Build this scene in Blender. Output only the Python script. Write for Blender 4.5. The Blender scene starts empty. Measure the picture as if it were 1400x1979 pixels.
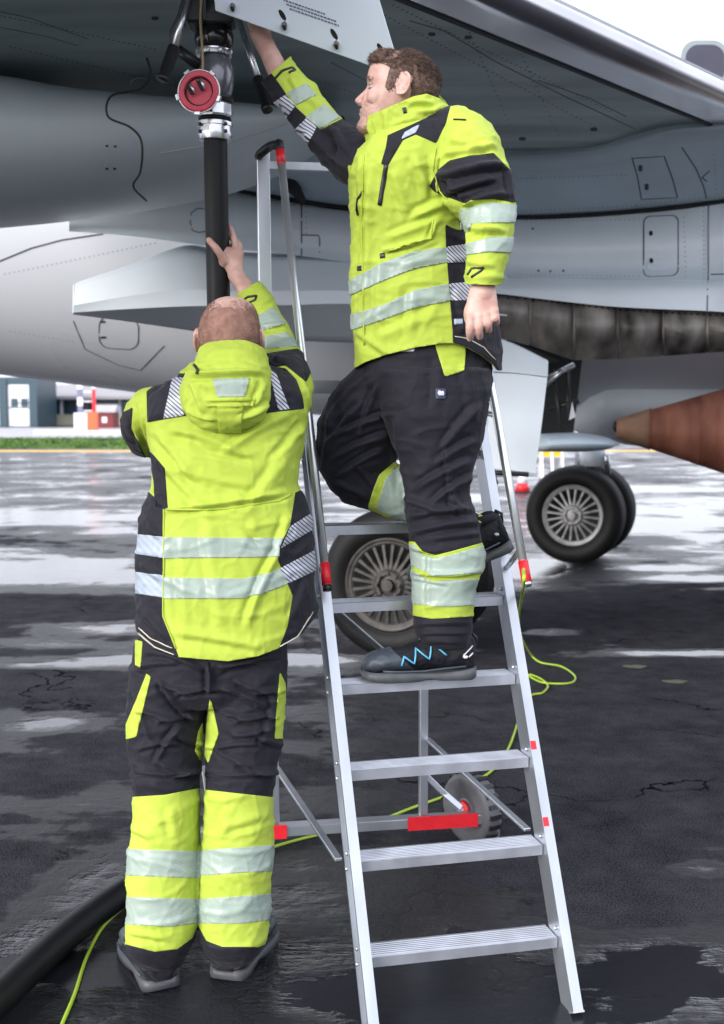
import bpy, bmesh, math, random
import numpy as np
from mathutils import Vector, noise
from mathutils.bvhtree import BVHTree
rad = math.radians
random.seed(7); RNG = np.random.RandomState(7)
S = bpy.context.scene
COL = S.collection

# ------------------------------------------------ camera, world, sun, exposure
FPX, CX, CY, PITCH, EYE = 2300.0, 700.0, 989.5, rad(5.08), 1.58
cam_d = bpy.data.cameras.new('camera'); cam = bpy.data.objects.new('camera', cam_d); COL.objects.link(cam)
cam.location = (0, 0, EYE); cam.rotation_euler = (rad(90) - PITCH, 0, 0)
cam_d.sensor_fit = 'VERTICAL'; cam_d.sensor_height = 36; cam_d.lens = FPX / 1979 * 36
cam_d.clip_start = 0.05; cam_d.clip_end = 3000
cam_d.dof.use_dof = True; cam_d.dof.focus_distance = 3.3; cam_d.dof.aperture_fstop = 4.5
S.camera = cam
W = bpy.data.worlds.new('World'); S.world = W; W.use_nodes = True
wn = W.node_tree.nodes; wl = W.node_tree.links; wn.clear()
sky = wn.new('ShaderNodeTexSky'); sky.sky_type = 'NISHITA'; sky.sun_disc = False
SUN_EL, SUN_AZ = rad(20), rad(226)          # azimuth clockwise from +Y: behind the camera, on the left
sky.sun_elevation = SUN_EL; sky.sun_rotation = SUN_AZ; sky.altitude = 50; sky.air_density = 1.0; sky.dust_density = 4.0
hs = wn.new('ShaderNodeHueSaturation'); hs.inputs['Saturation'].default_value = 0.30
mixc = wn.new('ShaderNodeMix'); mixc.data_type = 'RGBA'; mixc.inputs[0].default_value = 0.62
mixc.inputs[7].default_value = (10.2, 10.6, 11.9, 1)   # even cloud layer
bg = wn.new('ShaderNodeBackground'); bg.inputs[1].default_value = 0.102
wo = wn.new('ShaderNodeOutputWorld')
wl.new(sky.outputs[0], hs.inputs['Color']); wl.new(hs.outputs[0], mixc.inputs[6]); wl.new(mixc.outputs[2], bg.inputs[0]); wl.new(bg.outputs[0], wo.inputs[0])
sd = bpy.data.lights.new('sun', 'SUN'); sd.energy = 1.7; sd.angle = rad(30); sd.color = (1, 0.97, 0.93)
sun = bpy.data.objects.new('sun', sd); COL.objects.link(sun)
_dir = Vector((math.sin(SUN_AZ) * math.cos(SUN_EL), math.cos(SUN_AZ) * math.cos(SUN_EL), math.sin(SUN_EL)))
sun.rotation_euler = _dir.to_track_quat('Z', 'Y').to_euler(); sun.location = (0, -5, 12)
S.view_settings.view_transform = 'Standard'; S.view_settings.look = 'None'
S.view_settings.exposure = 1.12; S.view_settings.gamma = 1; S.view_settings.use_curve_mapping = False
S.cycles.max_bounces = 8; S.cycles.diffuse_bounces = 3; S.cycles.glossy_bounces = 4; S.cycles.transmission_bounces = 6
S.cycles.sample_clamp_indirect = 6; S.cycles.use_denoising = True

# ------------------------------------------------ geometry of the view (only used to measure positions in metres)
C0 = np.array([0, 0, EYE]); FW = np.array([0, math.cos(PITCH), -math.sin(PITCH)]); UP = np.array([0, math.sin(PITCH), math.cos(PITCH)])
def ray(u, v): return FW + np.array([(u - CX) / FPX, 0, 0]) - UP * ((v - CY) / FPX)
def P(u, v, Y): d = ray(u, v); return C0 + d * (Y / d[1])
def G(u, v, z): d = ray(u, v); return C0 + d * ((z - EYE) / d[2])
def uv_of(p):
    r = np.asarray(p) - C0; dep = r @ FW
    return CX + FPX * r[..., 0] / dep, CY - FPX * (r @ UP) / dep
def ppm(Y): return FPX / Y        # photo pixels per metre

# ------------------------------------------------ materials
MATS = {}
def mat(name, col, rough=0.5, metal=0.0, var=0.08, vscale=6.0, bump=0.0, bscale=60.0, spec=0.5, detail=4, tint=None, coat=0, sheen=0, trans=0, scl=(1, 1, 1), bdist=0.004):
    if name in MATS: return MATS[name]
    m = bpy.data.materials.new(name); m.use_nodes = True; nt = m.node_tree; n = nt.nodes; l = nt.links
    b = n['Principled BSDF']
    b.inputs['Roughness'].default_value = rough; b.inputs['Metallic'].default_value = metal
    b.inputs['Specular IOR Level'].default_value = spec
    b.inputs['Coat Weight'].default_value = coat; b.inputs['Sheen Weight'].default_value = sheen
    b.inputs['Transmission Weight'].default_value = trans
    tc = n.new('ShaderNodeTexCoord'); mp = n.new('ShaderNodeMapping'); mp.inputs['Scale'].default_value = scl
    l.new(tc.outputs['Object'], mp.inputs[0])
    nz = n.new('ShaderNodeTexNoise'); nz.inputs['Scale'].default_value = vscale; nz.inputs['Detail'].default_value = detail
    l.new(mp.outputs[0], nz.inputs['Vector'])
    mx = n.new('ShaderNodeMix'); mx.data_type = 'RGBA'
    a = tuple(max(0, c * (1 - var)) for c in col) + (1,); c2 = tuple(min(1, c * (1 + var)) for c in (tint or col)) + (1,)
    mx.inputs[6].default_value = a; mx.inputs[7].default_value = c2
    rp = n.new('ShaderNodeMapRange'); rp.inputs[1].default_value = 0.3; rp.inputs[2].default_value = 0.7
    l.new(nz.outputs[0], rp.inputs[0]); l.new(rp.outputs[0], mx.inputs[0]); l.new(mx.outputs[2], b.inputs['Base Color'])
    mr = n.new('ShaderNodeMapRange'); mr.inputs[3].default_value = max(0.02, rough * 0.85); mr.inputs[4].default_value = min(1, rough * 1.15)
    l.new(nz.outputs[0], mr.inputs[0]); l.new(mr.outputs[0], b.inputs['Roughness'])
    if bump:
        n2 = n.new('ShaderNodeTexNoise'); n2.inputs['Scale'].default_value = bscale; n2.inputs['Detail'].default_value = 3
        l.new(mp.outputs[0], n2.inputs['Vector'])
        bp = n.new('ShaderNodeBump'); bp.inputs['Strength'].default_value = bump; bp.inputs['Distance'].default_value = bdist
        l.new(n2.outputs[0], bp.inputs['Height']); l.new(bp.outputs[0], b.inputs['Normal'])
    MATS[name] = m; return m

def stripes_mat(name, ca, cb, freq, vec, duty=0.5, rough=0.35, metal=0.0):
    m = bpy.data.materials.new(name); m.use_nodes = True; nt = m.node_tree; n = nt.nodes; l = nt.links
    b = n['Principled BSDF']; b.inputs['Roughness'].default_value = rough; b.inputs['Metallic'].default_value = metal
    tc = n.new('ShaderNodeTexCoord'); d = n.new('ShaderNodeVectorMath'); d.operation = 'DOT_PRODUCT'; d.inputs[1].default_value = vec
    l.new(tc.outputs['Object'], d.inputs[0])
    s = n.new('ShaderNodeMath'); s.operation = 'MULTIPLY'; s.inputs[1].default_value = freq; l.new(d.outputs['Value'], s.inputs[0])
    f = n.new('ShaderNodeMath'); f.operation = 'FRACT'; l.new(s.outputs[0], f.inputs[0])
    g = n.new('ShaderNodeMapRange'); g.inputs[1].default_value = duty - .08; g.inputs[2].default_value = duty + .08; l.new(f.outputs[0], g.inputs[0])
    mx = n.new('ShaderNodeMix'); mx.data_type = 'RGBA'; mx.inputs[6].default_value = ca + (1,); mx.inputs[7].default_value = cb + (1,)
    l.new(g.outputs[0], mx.inputs[0]); l.new(mx.outputs[2], b.inputs['Base Color'])
    nz = n.new('ShaderNodeTexNoise'); nz.inputs['Scale'].default_value = 25; l.new(tc.outputs['Object'], nz.inputs['Vector'])
    mr = n.new('ShaderNodeMapRange'); mr.inputs[3].default_value = rough * .7; mr.inputs[4].default_value = rough * 1.3; l.new(nz.outputs[0], mr.inputs[0]); l.new(mr.outputs[0], b.inputs['Roughness'])
    MATS[name] = m; return m

M_PAINT = mat('aircraft paint light grey', (.78, .84, .89), .32, var=.05, vscale=2.5, bump=.04, bscale=3, spec=.5)
M_WHITE = mat('aircraft paint white', (.70, .72, .77), .28, var=.012, vscale=.7, bump=.02, bscale=2)
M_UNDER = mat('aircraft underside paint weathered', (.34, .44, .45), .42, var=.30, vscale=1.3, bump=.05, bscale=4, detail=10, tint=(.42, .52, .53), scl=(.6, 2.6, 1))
M_FAIR = mat('aircraft fairing paint slate', (.50, .60, .68), .38, var=.16, vscale=1.1, bump=.04, bscale=3, detail=6)
M_GREYF = mat('flap fairing paint grey', (.66, .73, .78), .34, var=.08, vscale=1.5, bump=.03, bscale=3, detail=6)
M_SLAT = mat('polished leading edge metal', (.50, .50, .54), .20, metal=1.0, var=.10, vscale=3, bump=.05, bscale=5)
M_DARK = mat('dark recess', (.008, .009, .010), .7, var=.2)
M_SEAM = mat('panel gap', (.055, .065, .075), .7, var=.2)
M_SOOT = mat('soot stained metal', (.022, .018, .015), .5, metal=.1, var=.5, vscale=3.2, tint=(.24, .22, .20), bump=.15, bscale=20, detail=9, scl=(2.2, 1, .7))
M_RUST = mat('heat stained exhaust cone', (.20, .062, .036), .6, metal=.2, var=.25, vscale=3.2, tint=(.30, .115, .07), bump=.08, bscale=12, detail=7, scl=(2.5, .7, .7))
M_TYRE = mat('tyre rubber', (.0045, .0045, .005), .6, spec=.25, var=.35, vscale=9, bump=.2, bscale=40)
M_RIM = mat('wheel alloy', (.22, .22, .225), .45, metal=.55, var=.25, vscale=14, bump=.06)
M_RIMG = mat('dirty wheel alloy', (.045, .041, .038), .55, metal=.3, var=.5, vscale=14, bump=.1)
M_ALU = mat('extruded aluminium', (.52, .55, .60), .34, metal=.85, var=.16, vscale=7, detail=8, bump=.04, bscale=120, scl=(1, 1, .2))
M_ALUD = mat('aluminium step tread', (.50, .52, .58), .40, metal=.75, var=.16, vscale=12, bump=.06, bscale=160)
M_CHROME = mat('polished tube', (.80, .83, .86), .30, metal=.85, var=.06, vscale=12)
M_RED = mat('red reflective tape', (.75, .018, .03), .4, var=.08, vscale=20)
M_BLKP = mat('black plastic', (.014, .015, .017), .42, var=.2, vscale=20, bump=.05)
M_RUB = mat('black rubber hose', (.005, .0055, .007), .5, spec=.25, var=.3, vscale=14, bump=.12, bscale=70)
M_STEEL = mat('cast coupling metal', (.66, .68, .72), .28, metal=.9, var=.12, vscale=25, bump=.10, bscale=60)
M_GREYC = mat('grey coupling body', (.16, .17, .19), .24, metal=.35, var=.30, vscale=18, bump=.06, coat=.4)
M_PINK = mat('faded red cap', (.62, .07, .11), .45, var=.10, vscale=25, bump=.08)
M_CABLE = mat('lime green cable', (.40, .58, .04), .45, var=.08)
M_PANEL = mat('door panel pale paint', (.76, .84, .94), .35, var=.02, vscale=3)
M_INK = mat('stencil ink', (.16, .16, .26), .6, var=.1)

# ------------------------------------------------ objects
ORG = {}
def _tag(o, label=None, cat=None, group=None, kind=None):
    if label: o['label'] = label
    if cat: o['category'] = cat
    if group: o['group'] = group
    if kind: o['kind'] = kind
def root(name, loc, label, cat, group=None):
    o = bpy.data.objects.new(name, None); COL.objects.link(o); o.location = tuple(loc); o.empty_display_size = .1
    ORG[o.name] = np.array(loc, float); _tag(o, label, cat, group); return o
def mk(name, V, F, m, parent=None, org=None, smooth=True, mats=None, **tg):
    """one mesh object from world-space vertices"""
    V = np.asarray(V, float)
    porg = ORG[parent.name] if parent is not None else np.zeros(3)
    if org is None: org = porg if parent is not None else np.array([V[:, 0].mean(), V[:, 1].mean(), V[:, 2].min()])
    org = np.array(org, float)
    me = bpy.data.meshes.new(name); me.from_pydata((V - org).tolist(), [], [list(map(int, f)) for f in F]); me.update()
    me.materials.append(m)
    for x in (mats or []): me.materials.append(x)
    if smooth: me.shade_smooth()
    o = bpy.data.objects.new(name, me); COL.objects.link(o); o.location = tuple(org - porg)
    if parent is not None: o.parent = parent
    ORG[o.name] = org; _tag(o, **tg); return o
def sharp(o, deg=35):
    for x in [o]:
        me = x.data; bm = bmesh.new(); bm.from_mesh(me)
        for e in bm.edges:
            if len(e.link_faces) == 2 and e.calc_face_angle(0) > rad(deg): e.smooth = False
        bm.to_mesh(me); bm.free()
    return o
class B:
    """collects closed shapes"""
    def __init__(s): s.V = []; s.F = []
    def add(s, V, F):
        k = len(s.V); s.V += [tuple(map(float, v)) for v in V]; s.F += [[i + k for i in f] for f in F]; return s
    def box(s, c, ax, ay, az):
        c, ax, ay, az = map(np.array, (c, ax, ay, az))
        V = [c + i * ax + j * ay + k * az for i in (-1, 1) for j in (-1, 1) for k in (-1, 1)]
        s.add(V, [(0, 1, 3, 2), (4, 6, 7, 5), (0, 4, 5, 1), (2, 3, 7, 6), (0, 2, 6, 4), (1, 5, 7, 3)]); return s
    def prof(s, p0, p1, A, Bx, poly):
        """prism with profile poly (a,b) in axes A,Bx from p0 to p1"""
        p0, p1, A, Bx = map(np.array, (p0, p1, A, Bx)); n = len(poly)
        V = [p0 + a * A + b * Bx for a, b in poly] + [p1 + a * A + b * Bx for a, b in poly]
        F = [(i, (i + 1) % n, n + (i + 1) % n, n + i) for i in range(n)] + [list(range(n))[::-1], list(range(n, 2 * n))]
        s.add(V, F); return s
    def tube(s, pts, r, n=10, flat=1.0):
        pts = [np.array(p, float) for p in pts]; R = r if hasattr(r, '__len__') else [r] * len(pts)
        T = []
        for i in range(len(pts)):
            t = pts[min(i + 1, len(pts) - 1)] - pts[max(i - 1, 0)]; T.append(t / (np.linalg.norm(t) + 1e-12))
        a = np.cross(T[0], [0, 0, 1.0]); 
        if np.linalg.norm(a) < .2: a = np.cross(T[0], [0, 1.0, 0])
        a /= np.linalg.norm(a); V = []; F = []
        for i, p in enumerate(pts):
            a = a - T[i] * (a @ T[i]); a /= np.linalg.norm(a); b = np.cross(T[i], a)
            for k in range(n):
                t = 2 * math.pi * k / n; V.append(p + R[i] * (a * math.cos(t) + b * math.sin(t) * flat))
        m = len(pts)
        for i in range(m - 1):
            for k in range(n): F.append((i * n + k, i * n + (k + 1) % n, (i + 1) * n + (k + 1) % n, (i + 1) * n + k))
        F.append(list(range(n))[::-1]); F.append([(m - 1) * n + k for k in range(n)]); s.add(V, F); return s
    def lathe(s, c, axis, prof, n=24, ref=None, ring=False):
        """prof: (distance along axis, radius)"""
        c = np.array(c, float); axis = np.array(axis, float); axis /= np.linalg.norm(axis)
        a = np.cross(axis, ref if ref is not None else ([0, 0, 1.0] if abs(axis[2]) < .8 else [1.0, 0, 0])); a /= np.linalg.norm(a); b = np.cross(axis, a)
        V = []; F = []
        for h, r in prof:
            for k in range(n):
                t = 2 * math.pi * k / n; V.append(c + axis * h + max(r, 1e-4) * (a * math.cos(t) + b * math.sin(t)))
        m = len(prof)
        for i in range(m - 1):
            for k in range(n): F.append((i * n + k, i * n + (k + 1) % n, (i + 1) * n + (k + 1) % n, (i + 1) * n + k))
        if ring:
            for k in range(n): F.append(((m - 1) * n + k, (m - 1) * n + (k + 1) % n, (k + 1) % n, k))
        else: F.append(list(range(n))[::-1]); F.append([(m - 1) * n + k for k in range(n)])
        s.add(V, F); return s
    def ball(s, c, r, n=12, m=8, ax=None):
        c = np.array(c, float); r = np.array(r if hasattr(r, '__len__') else [r] * 3, float); A = np.eye(3) if ax is None else np.array(ax, float)
        V = []; F = []
        for i in range(m + 1):
            ph = math.pi * i / m; ph = min(max(ph, .02), math.pi - .02)
            for k in range(n):
                t = 2 * math.pi * k / n; q = r * np.array([math.sin(ph) * math.cos(t), math.sin(ph) * math.sin(t), math.cos(ph)]); V.append(c + q @ A)
        for i in range(m):
            for k in range(n): F.append((i * n + k, (i + 1) * n + k, (i + 1) * n + (k + 1) % n, i * n + (k + 1) % n))
        F.append(list(range(n))); F.append([m * n + k for k in range(n)][::-1]); s.add(V, F); return s
    def rings(s, R):
        n = len(R[0]); V = [p for r in R for p in r]; F = []
        for i in range(len(R) - 1):
            for k in range(n): F.append((i * n + k, i * n + (k + 1) % n, (i + 1) * n + (k + 1) % n, (i + 1) * n + k))
        F.append(list(range(n))[::-1]); F.append([(len(R) - 1) * n + k for k in range(n)]); s.add(V, F); return s
    def obj(s, name, m, parent=None, fix=True, bevel=0, **kw):
        V = np.array(s.V)
        o = mk(name, V, s.F, m, parent, **kw)
        if fix or bevel:
            bm = bmesh.new(); bm.from_mesh(o.data)
            bmesh.ops.recalc_face_normals(bm, faces=bm.faces[:])
            if bevel:
                es = [e for e in bm.edges if len(e.link_faces) == 2 and e.calc_face_angle(0) > rad(30)]
                bmesh.ops.bevel(bm, geom=es, offset=bevel, segments=1, affect='EDGES', clamp_overlap=True)
            for f in bm.faces: f.smooth = kw.get('smooth', True)
            bm.to_mesh(o.data); bm.free()
        return o
def catmull(pts, n):
    pts = [np.array(p, float) for p in pts]; Q = [2 * pts[0] - pts[1]] + pts + [2 * pts[-1] - pts[-2]]; out = []
    L = len(pts) - 1
    for j in range(n + 1):
        t = j / n * L; i = min(int(t), L - 1); t -= i
        a, b, c, d = Q[i:i + 4]
        out.append(.5 * (2 * b + (c - a) * t + (2 * a - 5 * b + 4 * c - d) * t * t + (-a + 3 * b - 3 * c + d) * t ** 3))
    return out
def interp_rows(rows, n):
    """rows: list of tuples; first entry is the parameter; monotone-ish smooth interpolation"""
    A = np.array(rows, float); x = np.linspace(A[0, 0], A[-1, 0], n); out = [x]
    m = np.zeros_like(A); h = np.diff(A[:, 0])
    for c in range(1, A.shape[1]):
        d = np.diff(A[:, c]) / h; mm = np.zeros(len(A)); mm[0] = d[0]; mm[-1] = d[-1]
        for i in range(1, len(A) - 1): mm[i] = 0 if d[i - 1] * d[i] <= 0 else 2 * d[i - 1] * d[i] / (d[i - 1] + d[i])
        k = np.clip(np.searchsorted(A[:, 0], x, 'right') - 1, 0, len(h) - 1); t = (x - A[k, 0]) / h[k]
        out.append((2 * t ** 3 - 3 * t ** 2 + 1) * A[k, c] + (t ** 3 - 2 * t ** 2 + t) * h[k] * mm[k] + (-2 * t ** 3 + 3 * t ** 2) * A[k + 1, c] + (t ** 3 - t ** 2) * h[k] * mm[k + 1])
    return np.array(out).T
def sheet(name, rows, m, parent, thick=.04, nu=80, nv=24, lin=False, pt=P, **kw):
    """rows: list of rows of (u, v, Y); skinned smoothly, given thickness away from the viewer"""
    R = [[pt(*q) for q in r] for r in rows]
    R = [catmull(r, nu) for r in R]
    if lin:
        K = []; 
        for j in range(nv + 1):
            t = j / nv * (len(R) - 1); i = min(int(t), len(R) - 2); t -= i; K.append([R[i][k] * (1 - t) + R[i + 1][k] * t for k in range(nu + 1)])
    else: K = list(zip(*[catmull([R[i][k] for i in range(len(R))], nv) for k in range(nu + 1)]))
    V = np.array([p for r in K for p in r]); n = nu + 1; N = len(V)
    back = V + np.array([0, thick, thick * .2])
    F = []; mrow = len(K)
    for i in range(mrow - 1):
        for k in range(nu):
            a, b, c, d = i * n + k, i * n + k + 1, (i + 1) * n + k + 1, (i + 1) * n + k
            F.append((a, b, c, d)); F.append((a + N, d + N, c + N, b + N))
    for k in range(nu): F.append((k, k + N, k + 1 + N, k + 1)); a = (mrow - 1) * n + k; F.append((a, a + 1, a + 1 + N, a + N))
    for i in range(mrow - 1): a = i * n; F.append((a, a + n, a + n + N, a + N)); a = i * n + nu; F.append((a, a + N, a + n + N, a + n))
    o = mk(name, np.vstack([V, back]), F, m, parent, **kw); o.data.update()
    bm = bmesh.new(); bm.from_mesh(o.data); bmesh.ops.recalc_face_normals(bm, faces=bm.faces[:])
    for e in bm.edges:
        if len(e.link_faces) == 2 and e.calc_face_angle(0) > rad(40): e.smooth = False
    bm.to_mesh(o.data); bm.free(); return o
def canoe(name, st, m, parent, n=28, N=60, pw=2.3, **kw):
    """closed body along u: stations (u, vtop, vbot, Y, halfdepth)"""
    A = interp_rows(st, N); rr = []
    for u, vt, vb, Y, hd in A:
        c = (P(u, vt, Y) + P(u, vb, Y)) / 2; h = abs(P(u, vt, Y)[2] - P(u, vb, Y)[2]) / 2
        r = []
        for k in range(n):
            t = 2 * math.pi * k / n; cs, sn = math.cos(t), math.sin(t)
            r.append(c + np.array([0, hd * math.copysign(abs(cs) ** (2 / pw), cs), h * math.copysign(abs(sn) ** (2 / pw), sn)]))
        rr.append(r)
    b = B().rings(rr); o = b.obj(name, m, parent, **kw); sharp(o, 50); return o
_BVH = {}
def hit(o, u, v, off=.002):
    if o.name not in _BVH:
        me = o.data; og = ORG[o.name]; _BVH[o.name] = BVHTree.FromPolygons([tuple(np.array(x.co) + og) for x in me.vertices], [tuple(p.vertices) for p in me.polygons])
    d = ray(u, v); h = _BVH[o.name].ray_cast(Vector(C0), Vector(d).normalized())
    if h[0] is None: return None
    n = np.array(h[1]); n = n if n @ d < 0 else -n
    return np.array(h[0]) + n * off, n
def seam(on, px, w=.008,  m=None, name='panel_seam', closed=False, off=.0018, parent=None, step=12, th=.002):
    """thin strip following a surface through photo-measured points"""
    pts = []
    px = list(px) + ([px[0]] if closed else [])
    for a, b in zip(px, px[1:]):
        L = max(1, int(math.hypot(b[0] - a[0], b[1] - a[1]) / step))
        for k in range(L): pts.append((a[0] + (b[0] - a[0]) * k / L, a[1] + (b[1] - a[1]) * k / L))
    pts.append(px[-1])
    H = [hit(on, u, v, off) for u, v in pts]; H = [h for h in H if h]
    if len(H) < 2: return None
    V = []; F = []
    for i, (p, n) in enumerate(H):
        t = H[min(i + 1, len(H) - 1)][0] - H[max(i - 1, 0)][0]; s = np.cross(n, t); s *= .75 / (np.linalg.norm(s) + 1e-9)
        V += [p - s * w / 2, p + s * w / 2, p + s * w / 2 - n * (th + off), p - s * w / 2 - n * (th + off)]
    for i in range(len(H) - 1):
        for k in range(4): F.append((4 * i + k, 4 * i + (k + 1) % 4, 4 * i + 4 + (k + 1) % 4, 4 * i + 4 + k))
    F += [(0, 1, 2, 3), (len(V) - 4, len(V) - 1, len(V) - 2, len(V) - 3)]
    b = B().add(V, F); return b.obj(name, m or M_SEAM, parent or on, smooth=False)
def rrect(u0, v0, u1, v1, r=12, n=4, skew=0):
    out = []
    for cx, cy, a0 in ((u1 - r, v0 + r, -90), (u1 - r, v1 - r, 0), (u0 + r, v1 - r, 90), (u0 + r, v0 + r, 180)):
        for k in range(n + 1):
            a = rad(a0 + 90 * k / n); x = cx + r * math.cos(a); y = cy + r * math.sin(a); out.append((x, y + skew * (x - u0)))
    return out
def sdpoly(poly, U, Vv):
    """signed distance in photo pixels, positive inside; works on arrays"""
    Pn = np.array(poly, float); d = np.full(U.shape, 1e18); ins = np.zeros(U.shape, bool)
    for i in range(len(Pn)):
        a, b = Pn[i - 1], Pn[i]; e = b - a; wx, wy = U - a[0], Vv - a[1]
        t = np.clip((wx * e[0] + wy * e[1]) / (e @ e + 1e-12), 0, 1)
        d = np.minimum(d, (wx - t * e[0]) ** 2 + (wy - t * e[1]) ** 2)
        c = ((a[1] > Vv) != (b[1] > Vv)); 
        with np.errstate(divide='ignore', invalid='ignore'): xx = (b[0] - a[0]) * (Vv - a[1]) / (b[1] - a[1] + 1e-12) + a[0]
        ins ^= c & (U < xx)
    return np.where(ins, 1, -1) * np.sqrt(d)
def plate(on, poly, m, name, off=.003, th=.004, parent=None, step=10):
    """thin raised patch on a surface: fan of rings from its outline to its centre"""
    pts = []
    for a, b in zip(poly, poly[1:] + poly[:1]):
        L = max(1, int(math.hypot(b[0] - a[0], b[1] - a[1]) / step))
        for k in range(L): pts.append((a[0] + (b[0] - a[0]) * k / L, a[1] + (b[1] - a[1]) * k / L))
    c = np.mean(pts, axis=0); V = []; F = []; n = len(pts); K = 5
    for j in range(K):
        f = 1 - j / K
        for q in pts:
            h = hit(on, c[0] + (q[0] - c[0]) * f, c[1] + (q[1] - c[1]) * f, off)
            if h is None: return None
            V.append(h[0])
    h = hit(on, c[0], c[1], off); V.append(h[0]); ci = len(V) - 1
    for j in range(K - 1):
        for k in range(n): F.append((j * n + k, j * n + (k + 1) % n, (j + 1) * n + (k + 1) % n, (j + 1) * n + k))
    for k in range(n): F.append(((K - 1) * n + k, (K - 1) * n + (k + 1) % n, ci))
    base = len(V); nn = h[1]
    V += [V[k] - nn * (th + off) for k in range(n)]
    for k in range(n): F.append((k, base + k, base + (k + 1) % n, (k + 1) % n))
    F.append([base + k for k in range(n)][::-1])
    return B().add(V, F).obj(name, m, parent or on, smooth=False)
# ================================================= GROUND
def lin(a, b, s): return list(np.arange(a, b, s))
gx = [-700, -300, -120, -50, -25, -14] + lin(-9, 7, .09) + [7, 9, 12, 16, 22, 30, 50, 120, 300, 700]
gy = [-300, -60, -15, -4, 0] + lin(1, 14, .09) + lin(14, 42, .4) + [42, 50, 60, 80, 120, 200, 400, 900]
GX, GY = np.meshgrid(gx, gy); gV = np.stack([GX.ravel(), GY.ravel(), np.zeros(GX.size)], 1)
nx = len(gx); gF = [(j * nx + i, j * nx + i + 1, (j + 1) * nx + i + 1, (j + 1) * nx + i) for j in range(len(gy) - 1) for i in range(nx - 1)]
M_ASPH = bpy.data.materials.new('wet asphalt'); M_ASPH.use_nodes = True
nt = M_ASPH.node_tree; n = nt.nodes; l = nt.links; pb = n['Principled BSDF']
tc = n.new('ShaderNodeTexCoord'); at = n.new('ShaderNodeAttribute'); at.attribute_name = 'wet'
def NZ(scale, detail, rough=.55, dist=0, scl=None):
    z = n.new('ShaderNodeTexNoise'); z.inputs['Scale'].default_value = scale; z.inputs['Detail'].default_value = detail; z.inputs['Roughness'].default_value = rough; z.inputs['Distortion'].default_value = dist
    if scl: mp = n.new('ShaderNodeMapping'); mp.inputs['Scale'].default_value = scl; l.new(tc.outputs['Object'], mp.inputs[0]); l.new(mp.outputs[0], z.inputs['Vector'])
    else: l.new(tc.outputs['Object'], z.inputs['Vector'])
    return z
def MT(op, a, b=None, c=None):
    m = n.new('ShaderNodeMath'); m.operation = op
    for i, x in enumerate((a, b, c)):
        if x is None: continue
        if isinstance(x, (int, float)): m.inputs[i].default_value = x
        else: l.new(x, m.inputs[i])
    return m.outputs[0]
def MR(x, a, b, c, d, smooth=True):
    m = n.new('ShaderNodeMapRange'); m.interpolation_type = 'SMOOTHSTEP' if smooth else 'LINEAR'
    for i, q in enumerate((a, b, c, d)): m.inputs[i + 1].default_value = q
    l.new(x, m.inputs[0]); return m.outputs[0]
big = NZ(.55, 7, .58, .6, (1, 1, 1)).outputs[0]; fine = NZ(6, 6, .6).outputs[0]; grit = NZ(110, 4, .8).outputs[0]
w0 = MT('ADD', at.outputs['Fac'], MT('MULTIPLY', MT('SUBTRACT', big, .5), 1.5)); strk = NZ(1.3, 6, .65, .3, (.55, 2.2, 1)).outputs[0]; w1 = MT('ADD', MT('ADD', w0, MT('MULTIPLY', MT('SUBTRACT', fine, .5), .40)), MT('MULTIPLY', MT('SUBTRACT', strk, .5), .75))
pud = MR(w1, .47, .68, 0, 1)                 # standing water
damp = MR(w1, .27, .37, 0, 1)
r0 = MR(damp, 0, 1, .80, .36, False); rf = MT('ADD', r0, MT('MULTIPLY', MT('SUBTRACT', fine, .5), .18))
mr = n.new('ShaderNodeMix'); mr.data_type = 'FLOAT'; l.new(pud, mr.inputs[0]); l.new(rf, mr.inputs[2]); mr.inputs[3].default_value = .055
l.new(mr.outputs[0], pb.inputs['Roughness']); l.new(MT('ADD', MT('MULTIPLY', damp, .22), MT('MULTIPLY', pud, .22)), pb.inputs['Specular IOR Level'])
cr = n.new('ShaderNodeMix'); cr.data_type = 'RGBA'; l.new(MR(MT('ADD', MT('ADD', MT('MULTIPLY', fine, .22), MT('MULTIPLY', NZ(1.7, 9, .75).outputs[0], .22)), MT('MULTIPLY', NZ(150, 2, .6).outputs[0], .56)), .36, .64, 0, 1, False), cr.inputs[0]); cr.inputs[6].default_value = (.010, .010, .013, 1); cr.inputs[7].default_value = (.098, .098, .114, 1)
c2 = n.new('ShaderNodeMix'); c2.data_type = 'RGBA'; l.new(damp, c2.inputs[0]); l.new(cr.outputs[2], c2.inputs[6])
cd = n.new('ShaderNodeMix'); cd.data_type = 'RGBA'; l.new(grit, cd.inputs[0]); cd.inputs[6].default_value = (.004, .004, .006, 1); cd.inputs[7].default_value = (.024, .025, .032, 1)
l.new(cd.outputs[2], c2.inputs[7]); 
vor = n.new('ShaderNodeTexVoronoi'); vor.feature = 'DISTANCE_TO_EDGE'; vor.inputs['Scale'].default_value = .75
wv = NZ(1.6, 5, .6); av = n.new('ShaderNodeVectorMath'); av.operation = 'ADD'; l.new(tc.outputs['Object'], av.inputs[0])
sv = n.new('ShaderNodeVectorMath'); sv.operation = 'SCALE'; sv.inputs['Scale'].default_value = 1.1; l.new(wv.outputs['Color'], sv.inputs[0]); l.new(sv.outputs[0], av.inputs[1]); l.new(av.outputs[0], vor.inputs['Vector'])
crk = MR(vor.outputs['Distance'], .003, .012, 0, 1); crm = MR(big, .45, .55, 1, 0); crk2 = MT('MAXIMUM', crk, crm)
c3 = n.new('ShaderNodeMix'); c3.data_type = 'RGBA'; l.new(crk2, c3.inputs[0]); c3.inputs[6].default_value = (.008, .008, .009, 1); l.new(c2.outputs[2], c3.inputs[7])
l.new(c3.outputs[2], pb.inputs['Base Color'])
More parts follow.
